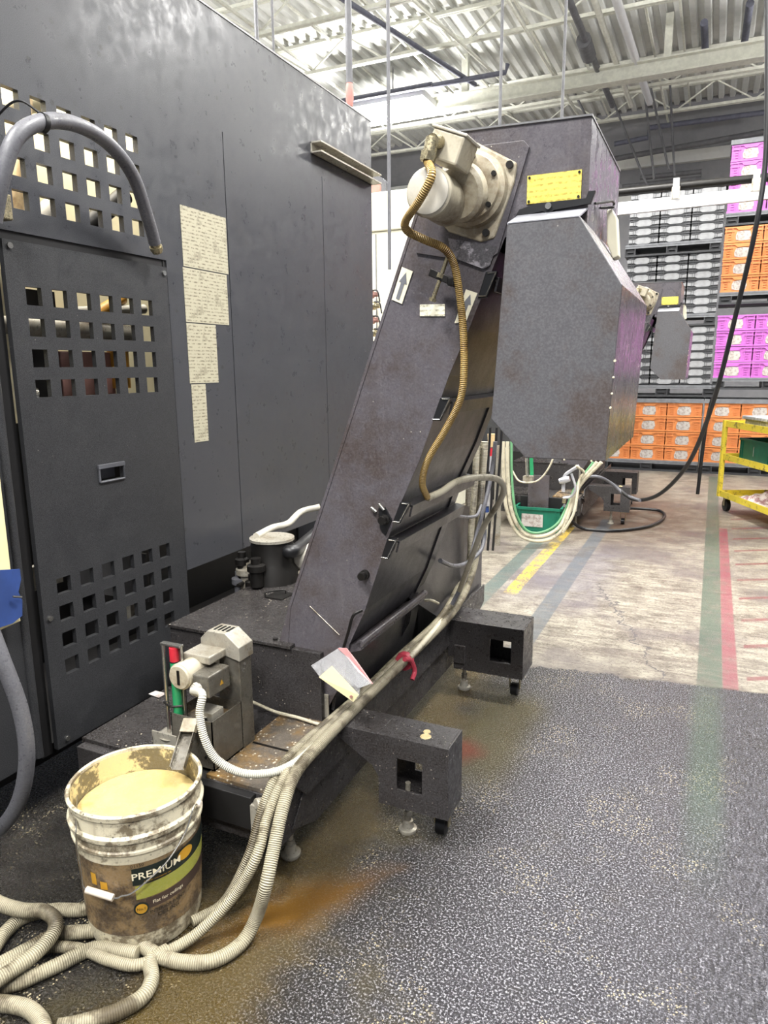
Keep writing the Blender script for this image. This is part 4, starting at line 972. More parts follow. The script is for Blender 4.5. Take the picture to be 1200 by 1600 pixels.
MB().cyl((-1.25, 1.362, .557), (-1.25, 1.362, .56), .0128).cyl((-1.25, 1.362, .402), (-1.25, 1.362, .405), .0128).obj('band_ring', M['bolt'], gz)
MB().tube([(-1.292, 1.355, .435), (-1.26, 1.347, .433), (-1.23, 1.357, .436)], .003, 6).obj('cable_tie', M['bolt'], gz)

# ================================================================== HOSES
def hose(name, label, pts, r, mat, seg=12, sub=12, group=None, cat='hose'):
    return tag(MB().tube(pts, r, seg, sub).obj(name, M[mat], smooth=True), label, cat, group)


hose('skimmer_conduit', 'white ribbed conduit looping from the skimmer junction box to the trough', [Vector((-1.172, 1.337, .50))] +
     HP((316, 1085, 'y', 1.31), (312, 1115, 'y', 1.29), (320, 1155, 'y', 1.28), (340, 1188, 'y', 1.29), (380, 1208, 'y', 1.31), (425, 1207, 'y', 1.34), (460, 1192, 'x', -.90), (492, 1166, 'x', -.885)), .0105, 'ribthin')
hose('motor_conduit', 'yellow brown braided conduit hanging from the gear motor down the conveyor side', [gland] +
     HP((674, 275, 'y', 1.50), (656, 312, 'y', 1.51), (634, 345, 'y', 1.55), (637, 361, 'y', 1.57), (662, 374, 'y', 1.60), (693, 388, 'y', 1.63), (709, 412, 'y', 1.66), (718, 460, 'y', 1.68), (724, 520, 'y', 1.69), (725, 580, 'y', 1.69), (719, 625, 'y', 1.70), (697, 670, 'y', 1.72), (668, 720, 'y', 1.74), (660, 755, 'y', 1.76), (668, 778, 'y', 1.79)), .0095, 'braid')
hose('motor_cable', 'grey cable looping right from the end of the braided conduit into the hose bundle',
     HP((668, 778, 'y', 1.79), (690, 768, 'y', 1.85), (715, 752, 'y', 1.9), (745, 746, 'y', 2.0), (775, 748, 'y', 2.1), (787, 762, 'y', 2.15), (780, 785, 'y', 2.2), (755, 825, 'y', 2.3), (732, 885, 'y', 2.35), (708, 945, 'x', -.87), (678, 985, 'x', -.87), (640, 1028, 'x', -.87)), .010, 'smooth')
bx = [(( 745, 690), (742, 760), (736, 830), (733, 880), (716, 930), (690, 970)), ((757, 690), (752, 760), (747, 830), (741, 880), (726, 925), (700, 965)), ((733, 745), (731, 800), (727, 850), (725, 890), (707, 935), (682, 972))]
for i, (b, off, lab, r) in enumerate(zip(bx, (-.93, -.885, -.91), ('middle cream hose of the bundle, ending under the bucket', 'outermost thick ribbed cream hose of the bundle along the trough', 'inner cream hose of the bundle rising behind the chute'), (.013, .016, .013))):
    pts = HP(*[(x, y, 'y', 2.75 + .05 * i) for x, y in b[:4]], *[(x, y, 'x', off + .02) for x, y in b[4:]])
    if i == 1:
        pts += HP((640, 1025, 'x', -.885), (595, 1068, 'x', -.885), (545, 1117, 'x', -.88), (500, 1163, 'x', -.875), (462, 1208, 'x', -.88), (442, 1262, 'y', 1.28), (428, 1325, 'y', 1.22), (415, 1385, 'y', 1.17), (401, 1432, 'z', .06),
                  (377, 1474, 'z', .02), (333, 1501, 'z', .018), (285, 1503, 'z', .018), (245, 1492, 'z', .018), (215, 1470, 'z', .018))
    elif i == 0:
        pts += HP((632, 1022, 'x', -.92), (585, 1066, 'x', -.92), (535, 1114, 'x', -.915), (488, 1162, 'x', -.91), (448, 1208, 'x', -.905), (420, 1270, 'y', 1.27), (400, 1340, 'y', 1.2), (365, 1400, 'z', .10), (310, 1457, 'z', .035), (262, 1487, 'z', .018), (215, 1508, 'z', .018), (170, 1500, 'z', .018), (130, 1484, 'z', .018), (80, 1480, 'z', .018), (40, 1495, 'z', .018), (-20, 1525, 'z', .018))
    else:
        pts += HP((622, 1027, 'x', -.935), (570, 1078, 'x', -.935), (520, 1122, 'x', -.935), (478, 1158, 'x', -.93), (440, 1198, 'x', -.93), (412, 1260, 'y', 1.30), (388, 1340, 'y', 1.24), (350, 1410, 'z', .03), (300, 1440, 'z', .018))
    hose('coolant_hose', lab, pts, r, 'ribhose', group='cream hoses in the trough')
hose('thin_cable', 'thin cream cable clipped along the tray in front of the conveyor foot', HP((395, 1097, 'z', .30), (430, 1112, 'z', .29), (465, 1121, 'z', .285), (505, 1133, 'z', .285), (520, 1128, 'x', -.94)), .005, 'smooth')
hose('thin_cable', 'thin cream cable drooping in a loop from the trough near the front outrigger', HP((560, 1110, 'x', -.885), (567, 1135, 'x', -.87), (566, 1152, 'x', -.865), (556, 1160, 'x', -.865), (565, 1140, 'x', -.87), (562, 1112, 'x', -.88)), .004, 'smooth')
hose('grey_cable', 'grey cable coming out low beside the chute and joining the bundle', HP((688, 876, 'x', -.8), (708, 884, 'y', 2.45), (728, 880, 'y', 2.6), (750, 862, 'y', 2.7), (757, 840, 'y', 2.75), (757, 820, 'y', 2.75)), .008, 'rubber')
hose('grey_cable', 'short grey cable arching over the bundle above the tank rear plate', HP((712, 806, 'y', 2.3), (730, 808, 'y', 2.5), (745, 805, 'y', 2.6), (752, 790, 'y', 2.7)), .006, 'rubber')
hose('grey_cable', 'dark stained cable rising beside the far side of the chute', HP((774, 690, 'y', 2.7), (768, 740, 'y', 2.7), (757, 790, 'y', 2.65), (742, 845, 'y', 2.6), (728, 900, 'y', 2.5), (706, 945, 'x', -.85)), .008, 'rubber')
hose('thin_cable', 'thin cream cable curling by the end of the lip rail', HP((664, 938, 'y', 2.3), (674, 938, 'y', 2.3), (685, 943, 'y', 2.35)), .005, 'smooth')
# floor coils at the left
Zf = .018
hose('floor_hose', 'ribbed hose looping from under the bucket toward the lower left corner', HP((262, 1485, 'z', Zf), (236, 1502, 'z', Zf), (237, 1530, 'z', Zf), (222, 1558, 'z', Zf), (180, 1582, 'z', Zf), (130, 1598, 'z', Zf), (90, 1606, 'z', Zf)), .0165, 'ribhose')
hose('floor_hose', 'ribbed hose on the floor at the left edge with a tight hairpin bend', HP((-25, 1395, 'z', .05), (0, 1412, 'z', .055), (35, 1422, 'z', .055), (68, 1424, 'z', .055), (86, 1438, 'z', .055), (82, 1460, 'z', .055), (55, 1490, 'z', .055), (20, 1515, 'z', .055), (-25, 1545, 'z', .055)), .0165, 'ribhose')
hose('floor_hose', 'ribbed hose passing behind the bucket base to the left edge, upper strand', HP((200, 1405, 'z', Zf), (130, 1421, 'z', Zf), (85, 1422, 'z', Zf), (40, 1432, 'z', Zf), (10, 1455, 'z', Zf), (-15, 1490, 'z', Zf)), .0165, 'ribhose')
hose('floor_hose', 'ribbed hose passing behind the bucket base, lower strand', HP((210, 1440, 'z', Zf), (140, 1455, 'z', Zf), (90, 1460, 'z', Zf), (40, 1485, 'z', Zf), (-15, 1515, 'z', Zf)), .0165, 'ribhose')
hose('floor_hose', 'short ribbed hose arc in the bottom left corner of the floor', HP((-25, 1566, 'z', Zf), (20, 1570, 'z', Zf), (50, 1580, 'z', Zf), (68, 1605, 'z', Zf), (66, 1640, 'z', Zf)), .0165, 'ribhose')
hose('floor_hose', 'dirty ribbed hose strand curving in the coil heap at lower left', HP((215, 1490, 'z', .02), (150, 1482, 'z', .018), (90, 1508, 'z', .018), (30, 1535, 'z', .018), (-20, 1545, 'z', .02)), .016, 'ribhose')

# red ribbon round the bundle, plastic bag with card
rb_ = thing('red_ribbon', 'pink red plastic ribbon tied round the hose bundle', 'ribbon', tuple(P(635, 1035, 'x', -.88)))
q = P(632, 1033, 'x', -.89)
MB().lathe(q + Vector((0, -.012, 0)), q + Vector((0, .016, 0)), [(0, .030), (.5, .034), (1, .030)], 12).obj('knot', M['redplastic'], rb_, smooth=True)
MB().tube(HP((632, 1030, 'x', -.86), (642, 1032, 'x', -.855), (648, 1048, 'x', -.85), (644, 1062, 'x', -.85)), .008, 8).obj('tail', M['redplastic'], rb_, smooth=True)
bag = thing('parts_bag', 'clear plastic bag holding a manila card, hooked on the conveyor foot', 'bag', tuple(P(535, 1013, 'y', 1.66)))
pp = HP((530, 1012, 'y', 1.66), (541, 1014, 'y', 1.66), (560, 1042, 'y', 1.64), (580, 1068, 'y', 1.62), (562, 1075, 'y', 1.60), (560, 1092, 'y', 1.6), (528, 1078, 'y', 1.61), (500, 1058, 'y', 1.62), (486, 1040, 'y', 1.63))
MB().prism(pp, (0, .004, 0)).obj('film', M['clearbag'], bag)
MB().prism(HP((528, 1013, 'y', 1.655), (541, 1013, 'y', 1.655), (556, 1032, 'y', 1.645), (582, 1069, 'y', 1.62), (560, 1050, 'y', 1.63), (540, 1024, 'y', 1.65)), (0, .003, 0)).obj('red_seal_strip', plain('translucent_pink', srgb(225, 150, 150), .3), bag)
cdp = HP((518, 1041, 'y', 1.61), (560, 1086, 'y', 1.59), (552, 1097, 'y', 1.59), (498, 1058, 'y', 1.60))
cc = MB().prism(cdp, (0, .003, 0)).obj('card', M['manila'], bag)
q = P(548, 1089, 'y', 1.585); MB().cyl(q, q + Vector((0, .004, 0)), .004, seg=12).obj('eyelet', M['pinkpart'], cc)

# ================================================================== BUCKET
BC = Vector((-1.18, 1.125, 0)); TH0 = math.atan2(-BC.y, -BC.x)
bk = thing('paint_bucket', 'dirty white plastic five gallon bucket with a PREMIUM label, under the skimmer spout', 'bucket', tuple(BC))
def br(z): return .132 + .018 * z / .37
prof = [(0.0, .120), (.004, .128), (.02, .1325), (.268, br(.268)), (.270, br(.27) + .005), (.276, br(.27) + .005), (.279, br(.28) + .001), (.298, br(.3) + .001), (.301, br(.3) + .007), (.312, br(.31) + .008), (.318, br(.31) + .002), (.352, br(.35)), (.355, br(.35) + .004), (.366, br(.36) + .005), (.370, br(.37) + .001), (.368, br(.37) - .004), (.34, br(.34) - .005), (.12, br(.12) - .005), (.118, 0.001)]
m = MB(); seg = 72; k0 = len(m.v)
for z, r in prof:
    for i in range(seg): an = 2 * PI * i / seg; m.v.append(BC + Vector((r * math.cos(an), r * math.sin(an), z)))
for j in range(len(prof) - 1):
    for i in range(seg): i2 = (i + 1) % seg; m.f.append((j * seg + i, j * seg + i2, (j + 1) * seg + i2, (j + 1) * seg + i))
m.f.append(tuple(range(seg)))
m.obj('shell', M['bucket'], bk, smooth=True)
m = MB()
zf = .285
m.lathe(BC + Vector((0, 0, zf)), BC + Vector((0, 0, .362)), [(0, br(zf) - .0058), (1, br(.362) - .0056)], 64, cap=False)
m.obj('stained_lining', M['bucket_in'], bk, smooth=True)
MB().cyl(BC + Vector((0, 0, .22)), BC + Vector((0, 0, .305)), br(.28) - .0062, seg=64).obj('waste_coolant', M['fluid'], bk, smooth=True)


def onb(a, z, off=.001):
    """a = arc length to the right of the bucket face, z height"""
    th = TH0 + a / .142; r = br(z) + off
    return BC + Vector((r * math.cos(th), r * math.sin(th), z))


def patch(a0, a1, z0, z1, off, name, mat, parent, ell=False, n=28, slope=0.0):
    m = MB()
    if ell:
        ca, cz, ra, rz = (a0 + a1) / 2, (z0 + z1) / 2, (a1 - a0) / 2, (z1 - z0) / 2
        m.v = [onb(ca + ra * math.cos(2 * PI * i / 40), cz + rz * math.sin(2 * PI * i / 40), off) for i in range(40)]; m.f = [tuple(range(40))]
        m.v.append(onb(ca, cz, off + .0006)); m.f = [(i, (i + 1) % 40, 40) for i in range(40)]
    else:
        for i in range(n + 1):
            t = i / n; a = a0 + (a1 - a0) * t
            m.v += [onb(a, z0 + slope * t, off), onb(a, z1 + slope * t, off)]
        m.f = [(2 * i, 2 * i + 2, 2 * i + 3, 2 * i + 1) for i in range(n)]
    return m.obj(name, M[mat], parent, smooth=True)


lb = patch(-.30, .30, .055, .245, .0008, 'paper_label', 'labelbase', bk, n=60)
patch(-.025, .22, .188, .232, .0014, 'green_banner', 'labeldark', lb, slope=.008)
patch(.078, .125, .203, .232, .0020, 'gold_oval', 'labelgold', lb, ell=True)
patch(-.02, .24, .150, .186, .0014, 'landscape_print', 'labelgreen', lb, slope=.012)
patch(.0, .24, .120, .148, .0014, 'brown_banner', 'labelbrown', lb, slope=.014)
patch(-.028, .006, .108, .142, .0018, 'seal_ring', 'labeldark', lb, ell=True)
patch(-.024, .002, .112, .138, .0026, 'seal_centre', 'labelgold', lb, ell=True)
patch(-.125, -.11, .185, .215, .0014, 'small_print_block', 'labelgold', lb); patch(-.10, -.082, .178, .198, .0014, 'small_print_block', 'labelgold', lb)
def tb_(body, size, a, z, mat, slope=.03, off=.0026, sx=1.0): return txt(body, size, lambda x, y: onb(a + x * sx, z + y + x * slope, off), M[mat], 'lettering', lb)
tb_('PREMIUM', .0245, .030, .212, 'labeltext', sx=1.12)
tb_('01150', .0115, -.012, .239, 'inkblack', off=.0016)
tb_('Flat for ceilings', .0125, .052, .137, 'labeltext', slope=.05)
tb_('INTERIOR PAINT', .0115, .05, .112, 'inkblack', slope=.05); tb_('CEILING', .0145, .05, .098, 'inkblack', slope=.05)
tb_('No.1', .010, -.011, .125, 'inkblack', off=.0034)
tb_('Exterior and interior use', .006, .030, .196, 'labelgold')
# bail and grip
ea = TH0 + R(58)
e1 = BC + Vector((.158 * math.cos(ea), .158 * math.sin(ea), .318)); e2 = BC - Vector((.158 * math.cos(ea), .158 * math.sin(ea), -.318))
for e in (e1, e2):
    MB().lathe(e - (e - BC).normalized() * .0, e + Vector((math.cos(ea), math.sin(ea), 0)) * (.006 if e is e1 else -.006), [(0, .009), (1, .007)], 12).obj('ear', M['grip'], bk, smooth=True)
def hug(px, py, r):
    """point of the sight line nearest the bucket axis plus r, i.e. just off the bucket wall"""
    d = P(px, py, 'z', 0) - CAM; o = CAM - BC
    A = d.x ** 2 + d.y ** 2; B = 2 * (o.x * d.x + o.y * d.y); Cq = o.x ** 2 + o.y ** 2 - r * r
    D = max(0, B * B - 4 * A * Cq); return CAM + d * ((-B - math.sqrt(D)) / (2 * A))
mid = [hug(*q) for q in ((302, 1262, .160), (290, 1300, .158), (262, 1345, .157), (228, 1378, .158), (205, 1396, .158), (190, 1400, .157), (177, 1403, .157), (135, 1390, .163), (128, 1365, .162), (120, 1320, .162), (119, 1290, .162))]
bail = MB().tube([e1] + mid + [e2], .0019, 6, 8).obj('bail_wire', M['chrome'], bk, smooth=True)
MB().tube([mid[6], mid[6].lerp(mid[7], .5), mid[7]], .0078, 14).obj('grip', M['grip'], bail, smooth=True)

# ================================================================== STACKS OF CRATES
YB = 9.55


def crate(kind, w, h, dep, mat):
    """front-detailed stacking crate, origin at its lower left front corner; returns root"""
    nm = {'o': 'orange_crate', 'p': 'purple_crate', 'g': 'grey_tray'}[kind]
    r = thing(nm, 'x', 'crate', (0, 0, 0))
    m = MB()
    if kind == 'g':
        m.box((.008, .012, 0), (w - .008, dep, h * .98))
        m.obj('tray_body', M['greycrate'], r)
        pts = [(.004, h * .22), (w * .24, h * .22), (w * .32, h * .06), (w * .68, h * .06), (w * .76, h * .22), (w - .004, h * .22), (w - .004, h * .62), (w * .74, h * .62), (w * .66, h * .80), (w * .34, h * .80), (w * .26, h * .62), (.004, h * .62)]
        m = MB().prism([(x, -.004, z) for x, z in pts[:]], (0, .018, 0))
        m.obj('wavy_rim', M['lightcrate'], r)
        m = MB()
        for x in (.05, .075, w - .085, w - .06): m.box((x, -.010, h * .05), (x + .005, .01, h * .95))
        m.box((.0, -.002, h * .93), (w, .01, h * .99)).box((.02, -.012, h * .66), (w * .2, .01, h * .74)).box((w * .8, -.012, h * .66), (w - .02, .01, h * .74))
        m.obj('rib', M['greycrate'], r)
    else:
        m.box((.004, .012, 0), (w - .004, dep, h * .97))
        m.box((.0, -.002, h * .88), (w, .02, h * .97)).box((.0, .002, .0), (w, .02, h * .10)).box((.0, -.002, h * .66), (w * .25, .02, h * .70)).box((w * .75, -.002, h * .66), (w, .02, h * .70))
        for x in (.012, w * .20, w * .78, w - .02): m.box((x, .0, .0), (x + .008, .02, h * .95))
        for k in range(3): m.box((.04, .002, h * (.2 + .15 * k)), (.07, .02, h * (.25 + .15 * k))); m.box((w - .07, .002, h * (.2 + .15 * k)), (w - .04, .02, h * (.25 + .15 * k)))
        m.prism([(w * .3, -.002, h * .88), (w * .36, -.002, h * .74), (w * .64, -.002, h * .74), (w * .7, -.002, h * .88)], (0, .016, 0))
        m.obj('crate_body', mat, r)
        pts = [(w * .31, h * .16), (w * .45, h * .11), (w * .66, h * .14), (w * .69, h * .4), (w * .66, h * .68), (w * .5, h * .72), (w * .33, h * .66), (w * .29, h * .4)]
        MB().prism([(x, .004, z) for x, z in pts], (0, .009, 0)).obj('paper_label', M['paper'], r)
    return r


def pallet(w, dep, h=.14):
    r = thing('plastic_pallet', 'x', 'pallet', (0, 0, 0))
    MB().box((0, 0, h - .045), (w, dep, h)).box((.0, -.004, h - .02), (w, 0, h - .012)).obj('deck', M['palletlight'], r)
    m = MB().box((0, 0, 0), (w, dep, .022))
    for x in (0, w / 2 - .07, w - .14):
        m.box((x, .03, .022), (x + .14, dep - .02, h - .045)); m.box((x, 0, .022), (x + .012, .03, h - .045)); m.box((x + .128, 0, .022), (x + .14, .03, h - .045)); m.box((x + .03, .0, .05), (x + .11, .03, .058))
    m.obj('feet', M['pallet'], r)
    return r


used = set()


def put(proto, loc, label, group):
    if proto.name in used: o = copy_tree(proto)
    else: o = proto; used.add(proto.name)
    o.location = loc; o['label'] = label; o['group'] = group
    return o


po = crate('o', .405, .182, .55, M['orange']); pp_ = crate('p', .405, .182, .55, M['purple']); pg = crate('g', .345, .0995, .55, None); pw = pallet(1.22, .6)
ordn = ['bottom', 'second', 'third', 'fourth', 'fifth', 'sixth', 'top']
def rowname(k, n): return 'top' if k == n - 1 else ordn[k]
colname = ['left', 'middle', 'right']
# stack A (left of the two) and B (right)
XA, XB = -1.325, -0.085
put(pw, (XA, YB, 0), 'black floor pallet under the orange crates behind the hood', 'pallets')
put(pw, (XB, YB, 0), 'black floor pallet at right behind the yellow cart', 'pallets')
for nm, X0, place in (('A', XA, 'behind the distant hood'), ('B', XB, 'behind the yellow cart')):
    for c_ in range(3):
        for r_ in range(4):
            put(po, (X0 + .408 * c_ + .0, YB + .01, .14 + .1835 * r_), 'orange crate in the floor stack %s, %s row, %s column' % (place, rowname(r_, 4), colname[c_]), 'orange crates on the floor pallets')
lid = MB().box((0, 0, 0), (1.24, .62, .03)).box((0, -.006, -.02), (1.24, .006, .03)).obj('stack_lid', M['palletlight'])
lid.location = (XA - .01, YB, .885); tag(lid, 'grey lid on the orange floor stack behind the distant hood', 'lid', 'stack lids')
l2 = lid.copy(); C.objects.link(l2); l2.location = (XB - .005, YB, .885); l2['label'] = 'grey lid on the orange floor stack behind the yellow cart'
z = .94
put(pw, (-1.20, YB, 1.02 - .08), 'pallet under the lowest block of grey trays', 'pallets')
gz0 = 1.085
levels = [('lowest', 1.09), ('middle', 1.93), ('highest', 2.77)]
for (bn, zb) in levels:
    for c_ in range(3):
        nr = 6 if bn == 'highest' else 7
        for r_ in range(nr):
            put(pg, (-1.09 + .352 * c_, YB + .02, zb + .101 * r_), 'pale grey tray in the %s grey block, %s row, %s column' % (bn, rowname(r_, nr), colname[c_]), 'grey stacked trays')
    if bn != 'lowest': put(pw, (-1.12, YB, zb - .14), 'pallet under the %s block of grey trays' % bn, 'pallets').scale = (.88, 1, 1)
lg = lid.copy(); C.objects.link(lg); lg.location = (-1.1, YB, 3.40); lg.scale = (.87, 1, 1); lg['label'] = 'grey lid on top of the highest grey tray block'
for (bn, zb, proto, cn, rows) in (('lower purple', 1.17, pp_, 'purple', 4), ('upper orange', 2.16, po, 'orange', 4), ('upper purple', 3.04, pp_, 'purple', 4)):
    for c_ in range(3):
        for r_ in range(rows):
            put(proto, (-.02 + .408 * c_, YB + .01, zb + .1835 * r_), '%s crate in the %s block at the right edge, %s row, %s column' % (cn, bn, rowname(r_, rows), colname[c_]), '%s crates at the right' % cn)
    put(pw, (-.025, YB, zb - .14), 'pallet under the %s block at the right edge' % bn, 'pallets')
lg = lid.copy(); C.objects.link(lg); lg.location = (-.03, YB, 3.79); lg['label'] = 'grey lid on top of the upper purple block'

# steel pipe and white strip crossing in front of the stacks
t_ = thing('overhead_pipe', 'black overhead pipe crossing in front of the crate stacks on white clips', 'pipe', tuple(P(1080, 290, 'y', 8.2)))
a, b = P(955, 302, 'y', 8.2), P(1290, 268, 'y', 8.2)
MB().cyl(a, b, .04).obj('pipe', M['bolt'], t_, smooth=True)
for px, py in ((1057, 290), (1182, 277)):
    q = P(px, py, 'y', 8.2)
    k = MB().box(q + Vector((-.03, -.06, -.13)), q + Vector((.03, -.05, .06))).obj('clip', M['whitebeam'], t_, bevel=.01)
    MB().tube([q + Vector((-.03, -.05, -.02)), q + Vector((-.035, -.07, -.14)), q + Vector((.035, -.07, -.14)), q + Vector((.03, -.05, -.02))], .008, 6, smooth=False).obj('hook', M['alu'], k)
a, b = P(955, 328, 'y', 8.2), P(1290, 291, 'y', 8.2)
t_ = MB().bar(a, b, .05, .12).obj('white_rail', M['whitebeam'])
tag(t_, 'flat white rail below the black overhead pipe', 'rail')

# black cables hanging at the right
hose('hanging_cable', 'long black air hose hanging from the roof and looping down to the distant tank', HP((1198, -40, 'y', 4.6), (1199, 100, 'y', 4.6), (1196, 250, 'y', 4.6), (1180, 360, 'y', 4.6), (1150, 490, 'y', 4.7), (1120, 610, 'y', 4.8), (1088, 700, 'y', 5.0), (1060, 745, 'y', 5.2), (1025, 775, 'y', 5.4), (990, 780, 'y', 5.6), (960, 758, 'y', 5.8)), .014, 'blackrub')
hose('hanging_cable', 'black cable falling straight in front of the seam between orange stacks', HP((1113, 622, 'y', 7.8), (1104, 660, 'y', 7.8), (1097, 710, 'y', 7.8), (1090, 772, 'y', 7.8)), .018, 'blackrub')
hose('air_hose', 'black air hose lying on the floor from the green bin in a loop', HP((882, 790, 'y', 5.35), (890, 810, 'z', .12), (912, 826, 'z', .018), (960, 829, 'z', .015), (1015, 822, 'z', .015), (1038, 808, 'z', .015), (1030, 798, 'z', .02), (1000, 795, 'z', .03), (975, 794, 'z', .05)), .013, 'blackrub')
for i, (dx, lab) in enumerate(((0, 'outer cream hose of the loop hanging over the green bin'), (7, 'inner cream hose of the loop hanging over the green bin'), (13, 'innermost thin hose of the loop over the green bin'))):
    hose('looped_hose', lab, HP((786 + dx, 690, 'y', 5.0), (787 + dx, 750, 'y', 5.0), (793 + dx, 800, 'y', 5.0), (812 + dx * .8, 836 - dx * .6, 'y', 5.05), (845, 845 - dx, 'y', 5.1), (875 - dx * .4, 832 - dx, 'y', 5.15), (890 - dx * .4, 800 - dx * .5, 'y', 5.2), (905 - dx * .4, 760, 'y', 5.2), (940 - dx, 722, 'y', 5.2)), .014 if i < 2 else .009, 'smooth' if i < 2 else 'greenline', group='looped hoses over the green bin')
# spray gun
g = P(893, 755, 'y', 5.15)
sg = thing('spray_gun', 'silver grey spray gun hanging on hoses above the green bin', 'spray gun', tuple(g))
MB().tube(HP((880, 768, 'y', 5.15), (882, 745, 'y', 5.15), (893, 735, 'y', 5.15), (905, 728, 'y', 5.15)), .013, 10).obj('barrel', M['spray'], sg, smooth=True)
MB().tube(HP((893, 740, 'y', 5.14), (899, 762, 'y', 5.14), (893, 775, 'y', 5.14), (880, 778, 'y', 5.14)), .009, 8).obj('handle', M['spray'], sg, smooth=True)
MB().lathe(P(874, 752, 'y', 5.13), P(890, 748, 'y', 5.13), [(0, .02), (.4, .026), (1, .02)], 12).obj('cup', M['spray'], sg, smooth=True)
MB().cyl(P(882, 778, 'y', 5.15), P(881, 786, 'y', 5.15), .014, seg=8).obj('brass_nut', M['zinc'], sg, smooth=True)
# regulator cluster behind the chute
rg = thing('air_regulator', 'small air regulator with red knob and clear bowl seen between chute and hood', 'regulator', tuple(P(763, 720, 'y', 5.0)))
for (a, b, r, mt_, nm) in (((764, 700), (764, 712), .03, 'red', 'red_knob'), ((764, 712), (764, 736), .035, 'spray', 'body'), ((764, 736), (764, 752), .03, 'bolt', 'bowl'), ((760, 762), (760, 790), .03, 'spray', 'lower_body'), ((760, 790), (760, 800), .02, 'blue', 'blue_end')):
    MB().cyl(P(*a, 'y', 5.0), P(*b, 'y', 5.0), r, seg=16).obj(nm, M[mt_], rg, smooth=True)
MB().cyl(P(768, 678, 'y', 5.0), P(768, 698, 'y', 5.0), .03, .024).obj('cap', M['wood'], rg, smooth=True)
MB().box(P(774, 696, 'y', 5.03), P(781, 868, 'y', 5.05)).obj('stand', M['alu'], rg)
o = MB().box(P(752, 735, 'y', 5.2), P(764, 851, 'y', 5.26)).box(P(783, 700, 'y', 5.2), P(790, 775, 'y', 5.24)).obj('white_manifold', M['cap']); tag(o, 'white upright manifold strips behind the air regulator', 'manifold')
for px, lb_ in ((758, 'left'), (768, 'middle'), (776, 'right')):
    hose('hanging_tube', lb_ + ' of three thin dark tubes running up behind the hood beside the regulator', HP((px + 8, 668, 'y', 4.8), (px + 5, 720, 'y', 4.8), (px, 780, 'y', 4.8), (px - 6, 860, 'y', 4.8)), .009, 'blackrub', group='thin tubes by the regulator')


def bin_(name, lab, cat, c, w, d, h, rot, mat):
    r = thing(name, lab, cat, tuple(c))
    ca, sa = math.cos(rot), math.sin(rot)
    def T(p): return Vector((c[0] + p[0] * ca - p[1] * sa, c[1] + p[0] * sa + p[1] * ca, c[2] + p[2]))
    def bx(m, a, b):
        q = MB().box(a, b); m.add([T(v) for v in q.v], q.f)
    m = MB(); t = .006
    bx(m, (0, 0, 0), (w, d, t)); bx(m, (0, 0, 0), (w, t, h)); bx(m, (0, d - t, 0), (w, d, h)); bx(m, (0, 0, 0), (t, d, h)); bx(m, (w - t, 0, 0), (w, d, h))
    bx(m, (-.012, -.012, h - .02), (w + .012, 0, h)); bx(m, (-.012, d, h - .02), (w + .012, d + .012, h)); bx(m, (-.012, -.012, h - .02), (0, d + .012, h)); bx(m, (w, -.012, h - .02), (w + .012, d + .012, h))
    for x in (.0, .03, w - .04, w - .01): bx(m, (x, -.008, 0), (x + .008, 0, h))
    bx(m, (.0, -.008, h * .45), (.035, 0, h * .5)); bx(m, (w - .04, -.008, h * .45), (w, 0, h * .5)); bx(m, (-.004, -.006, 0), (w + .004, 0, .015))
    m.obj('bin_body', M[mat], r)
    q = MB(); bx(q, (w * .14, -.005, h * .2), (w * .62, -.001, h * .72)); 
    if name == 'floor_bin': q.obj('paper_label', M['paper'], r)
    else:
        q = MB(); bx(q, (w * .45, -.0045, h * .3), (w * .455, -.001, h * .7)); q.obj('handle_mark', M['paper'], r)
    return r


bin_('floor_bin', 'green plastic bin on the floor under the distant tank with a torn white label', 'bin', P(805, 828, 'z', 0.0), .36, .16, .20, 0.03, 'green_bin')
o = MB().box(P(826, 742, 'y', 5.70), P(856, 822, 'y', 5.72)).obj('dark_plate', M['conv']); tag(o, 'dark metal plate standing in the green floor bin', 'plate')
# small skimmer twin above bin
s2 = thing('level_gauge', 'distant green and white gauge stick above the green floor bin', 'gauge', tuple(P(830, 740, 'y', 5.5)))
MB().cyl(P(830, 715, 'y', 5.5), P(831, 742, 'y', 5.5), .015).obj('green_band', M['greenf'], s2, smooth=True)
MB().cyl(P(823, 712, 'y', 5.5), P(824, 744, 'y', 5.5), .012).obj('rail', M['chrome'], s2, smooth=True)
MB().box(P(817, 744, 'y', 5.5), P(834, 752, 'y', 5.56)).box(P(840, 746, 'y', 5.99), P(852, 820, 'y', 6.0)).obj('bracket', M['alu'], s2)
hose('thin_cable', 'thin cream cable curving beside the distant gauge stick', HP((868, 700, 'y', 5.4), (862, 722, 'y', 5.4), (850, 742, 'y', 5.4), (835, 753, 'y', 5.4), (812, 752, 'y', 5.4), (800, 735, 'y', 5.4)), .007, 'smooth')
hose('thin_cable', 'cream hose rising to the hood right of the spray gun', HP((900, 728, 'y', 5.1), (912, 738, 'y', 5.15), (905, 752, 'y', 5.15), (897, 800, 'y', 5.1), (880, 832, 'y', 5.1)), .010, 'smooth')
hose('grey_cable', 'grey air line arching from the distant tank into the black hose', HP((915, 745, 'y', 5.6), (935, 745, 'y', 5.6), (955, 755, 'y', 5.7), (975, 772, 'y', 5.7), (1000, 782, 'y', 5.5)), .012, 'rubber')

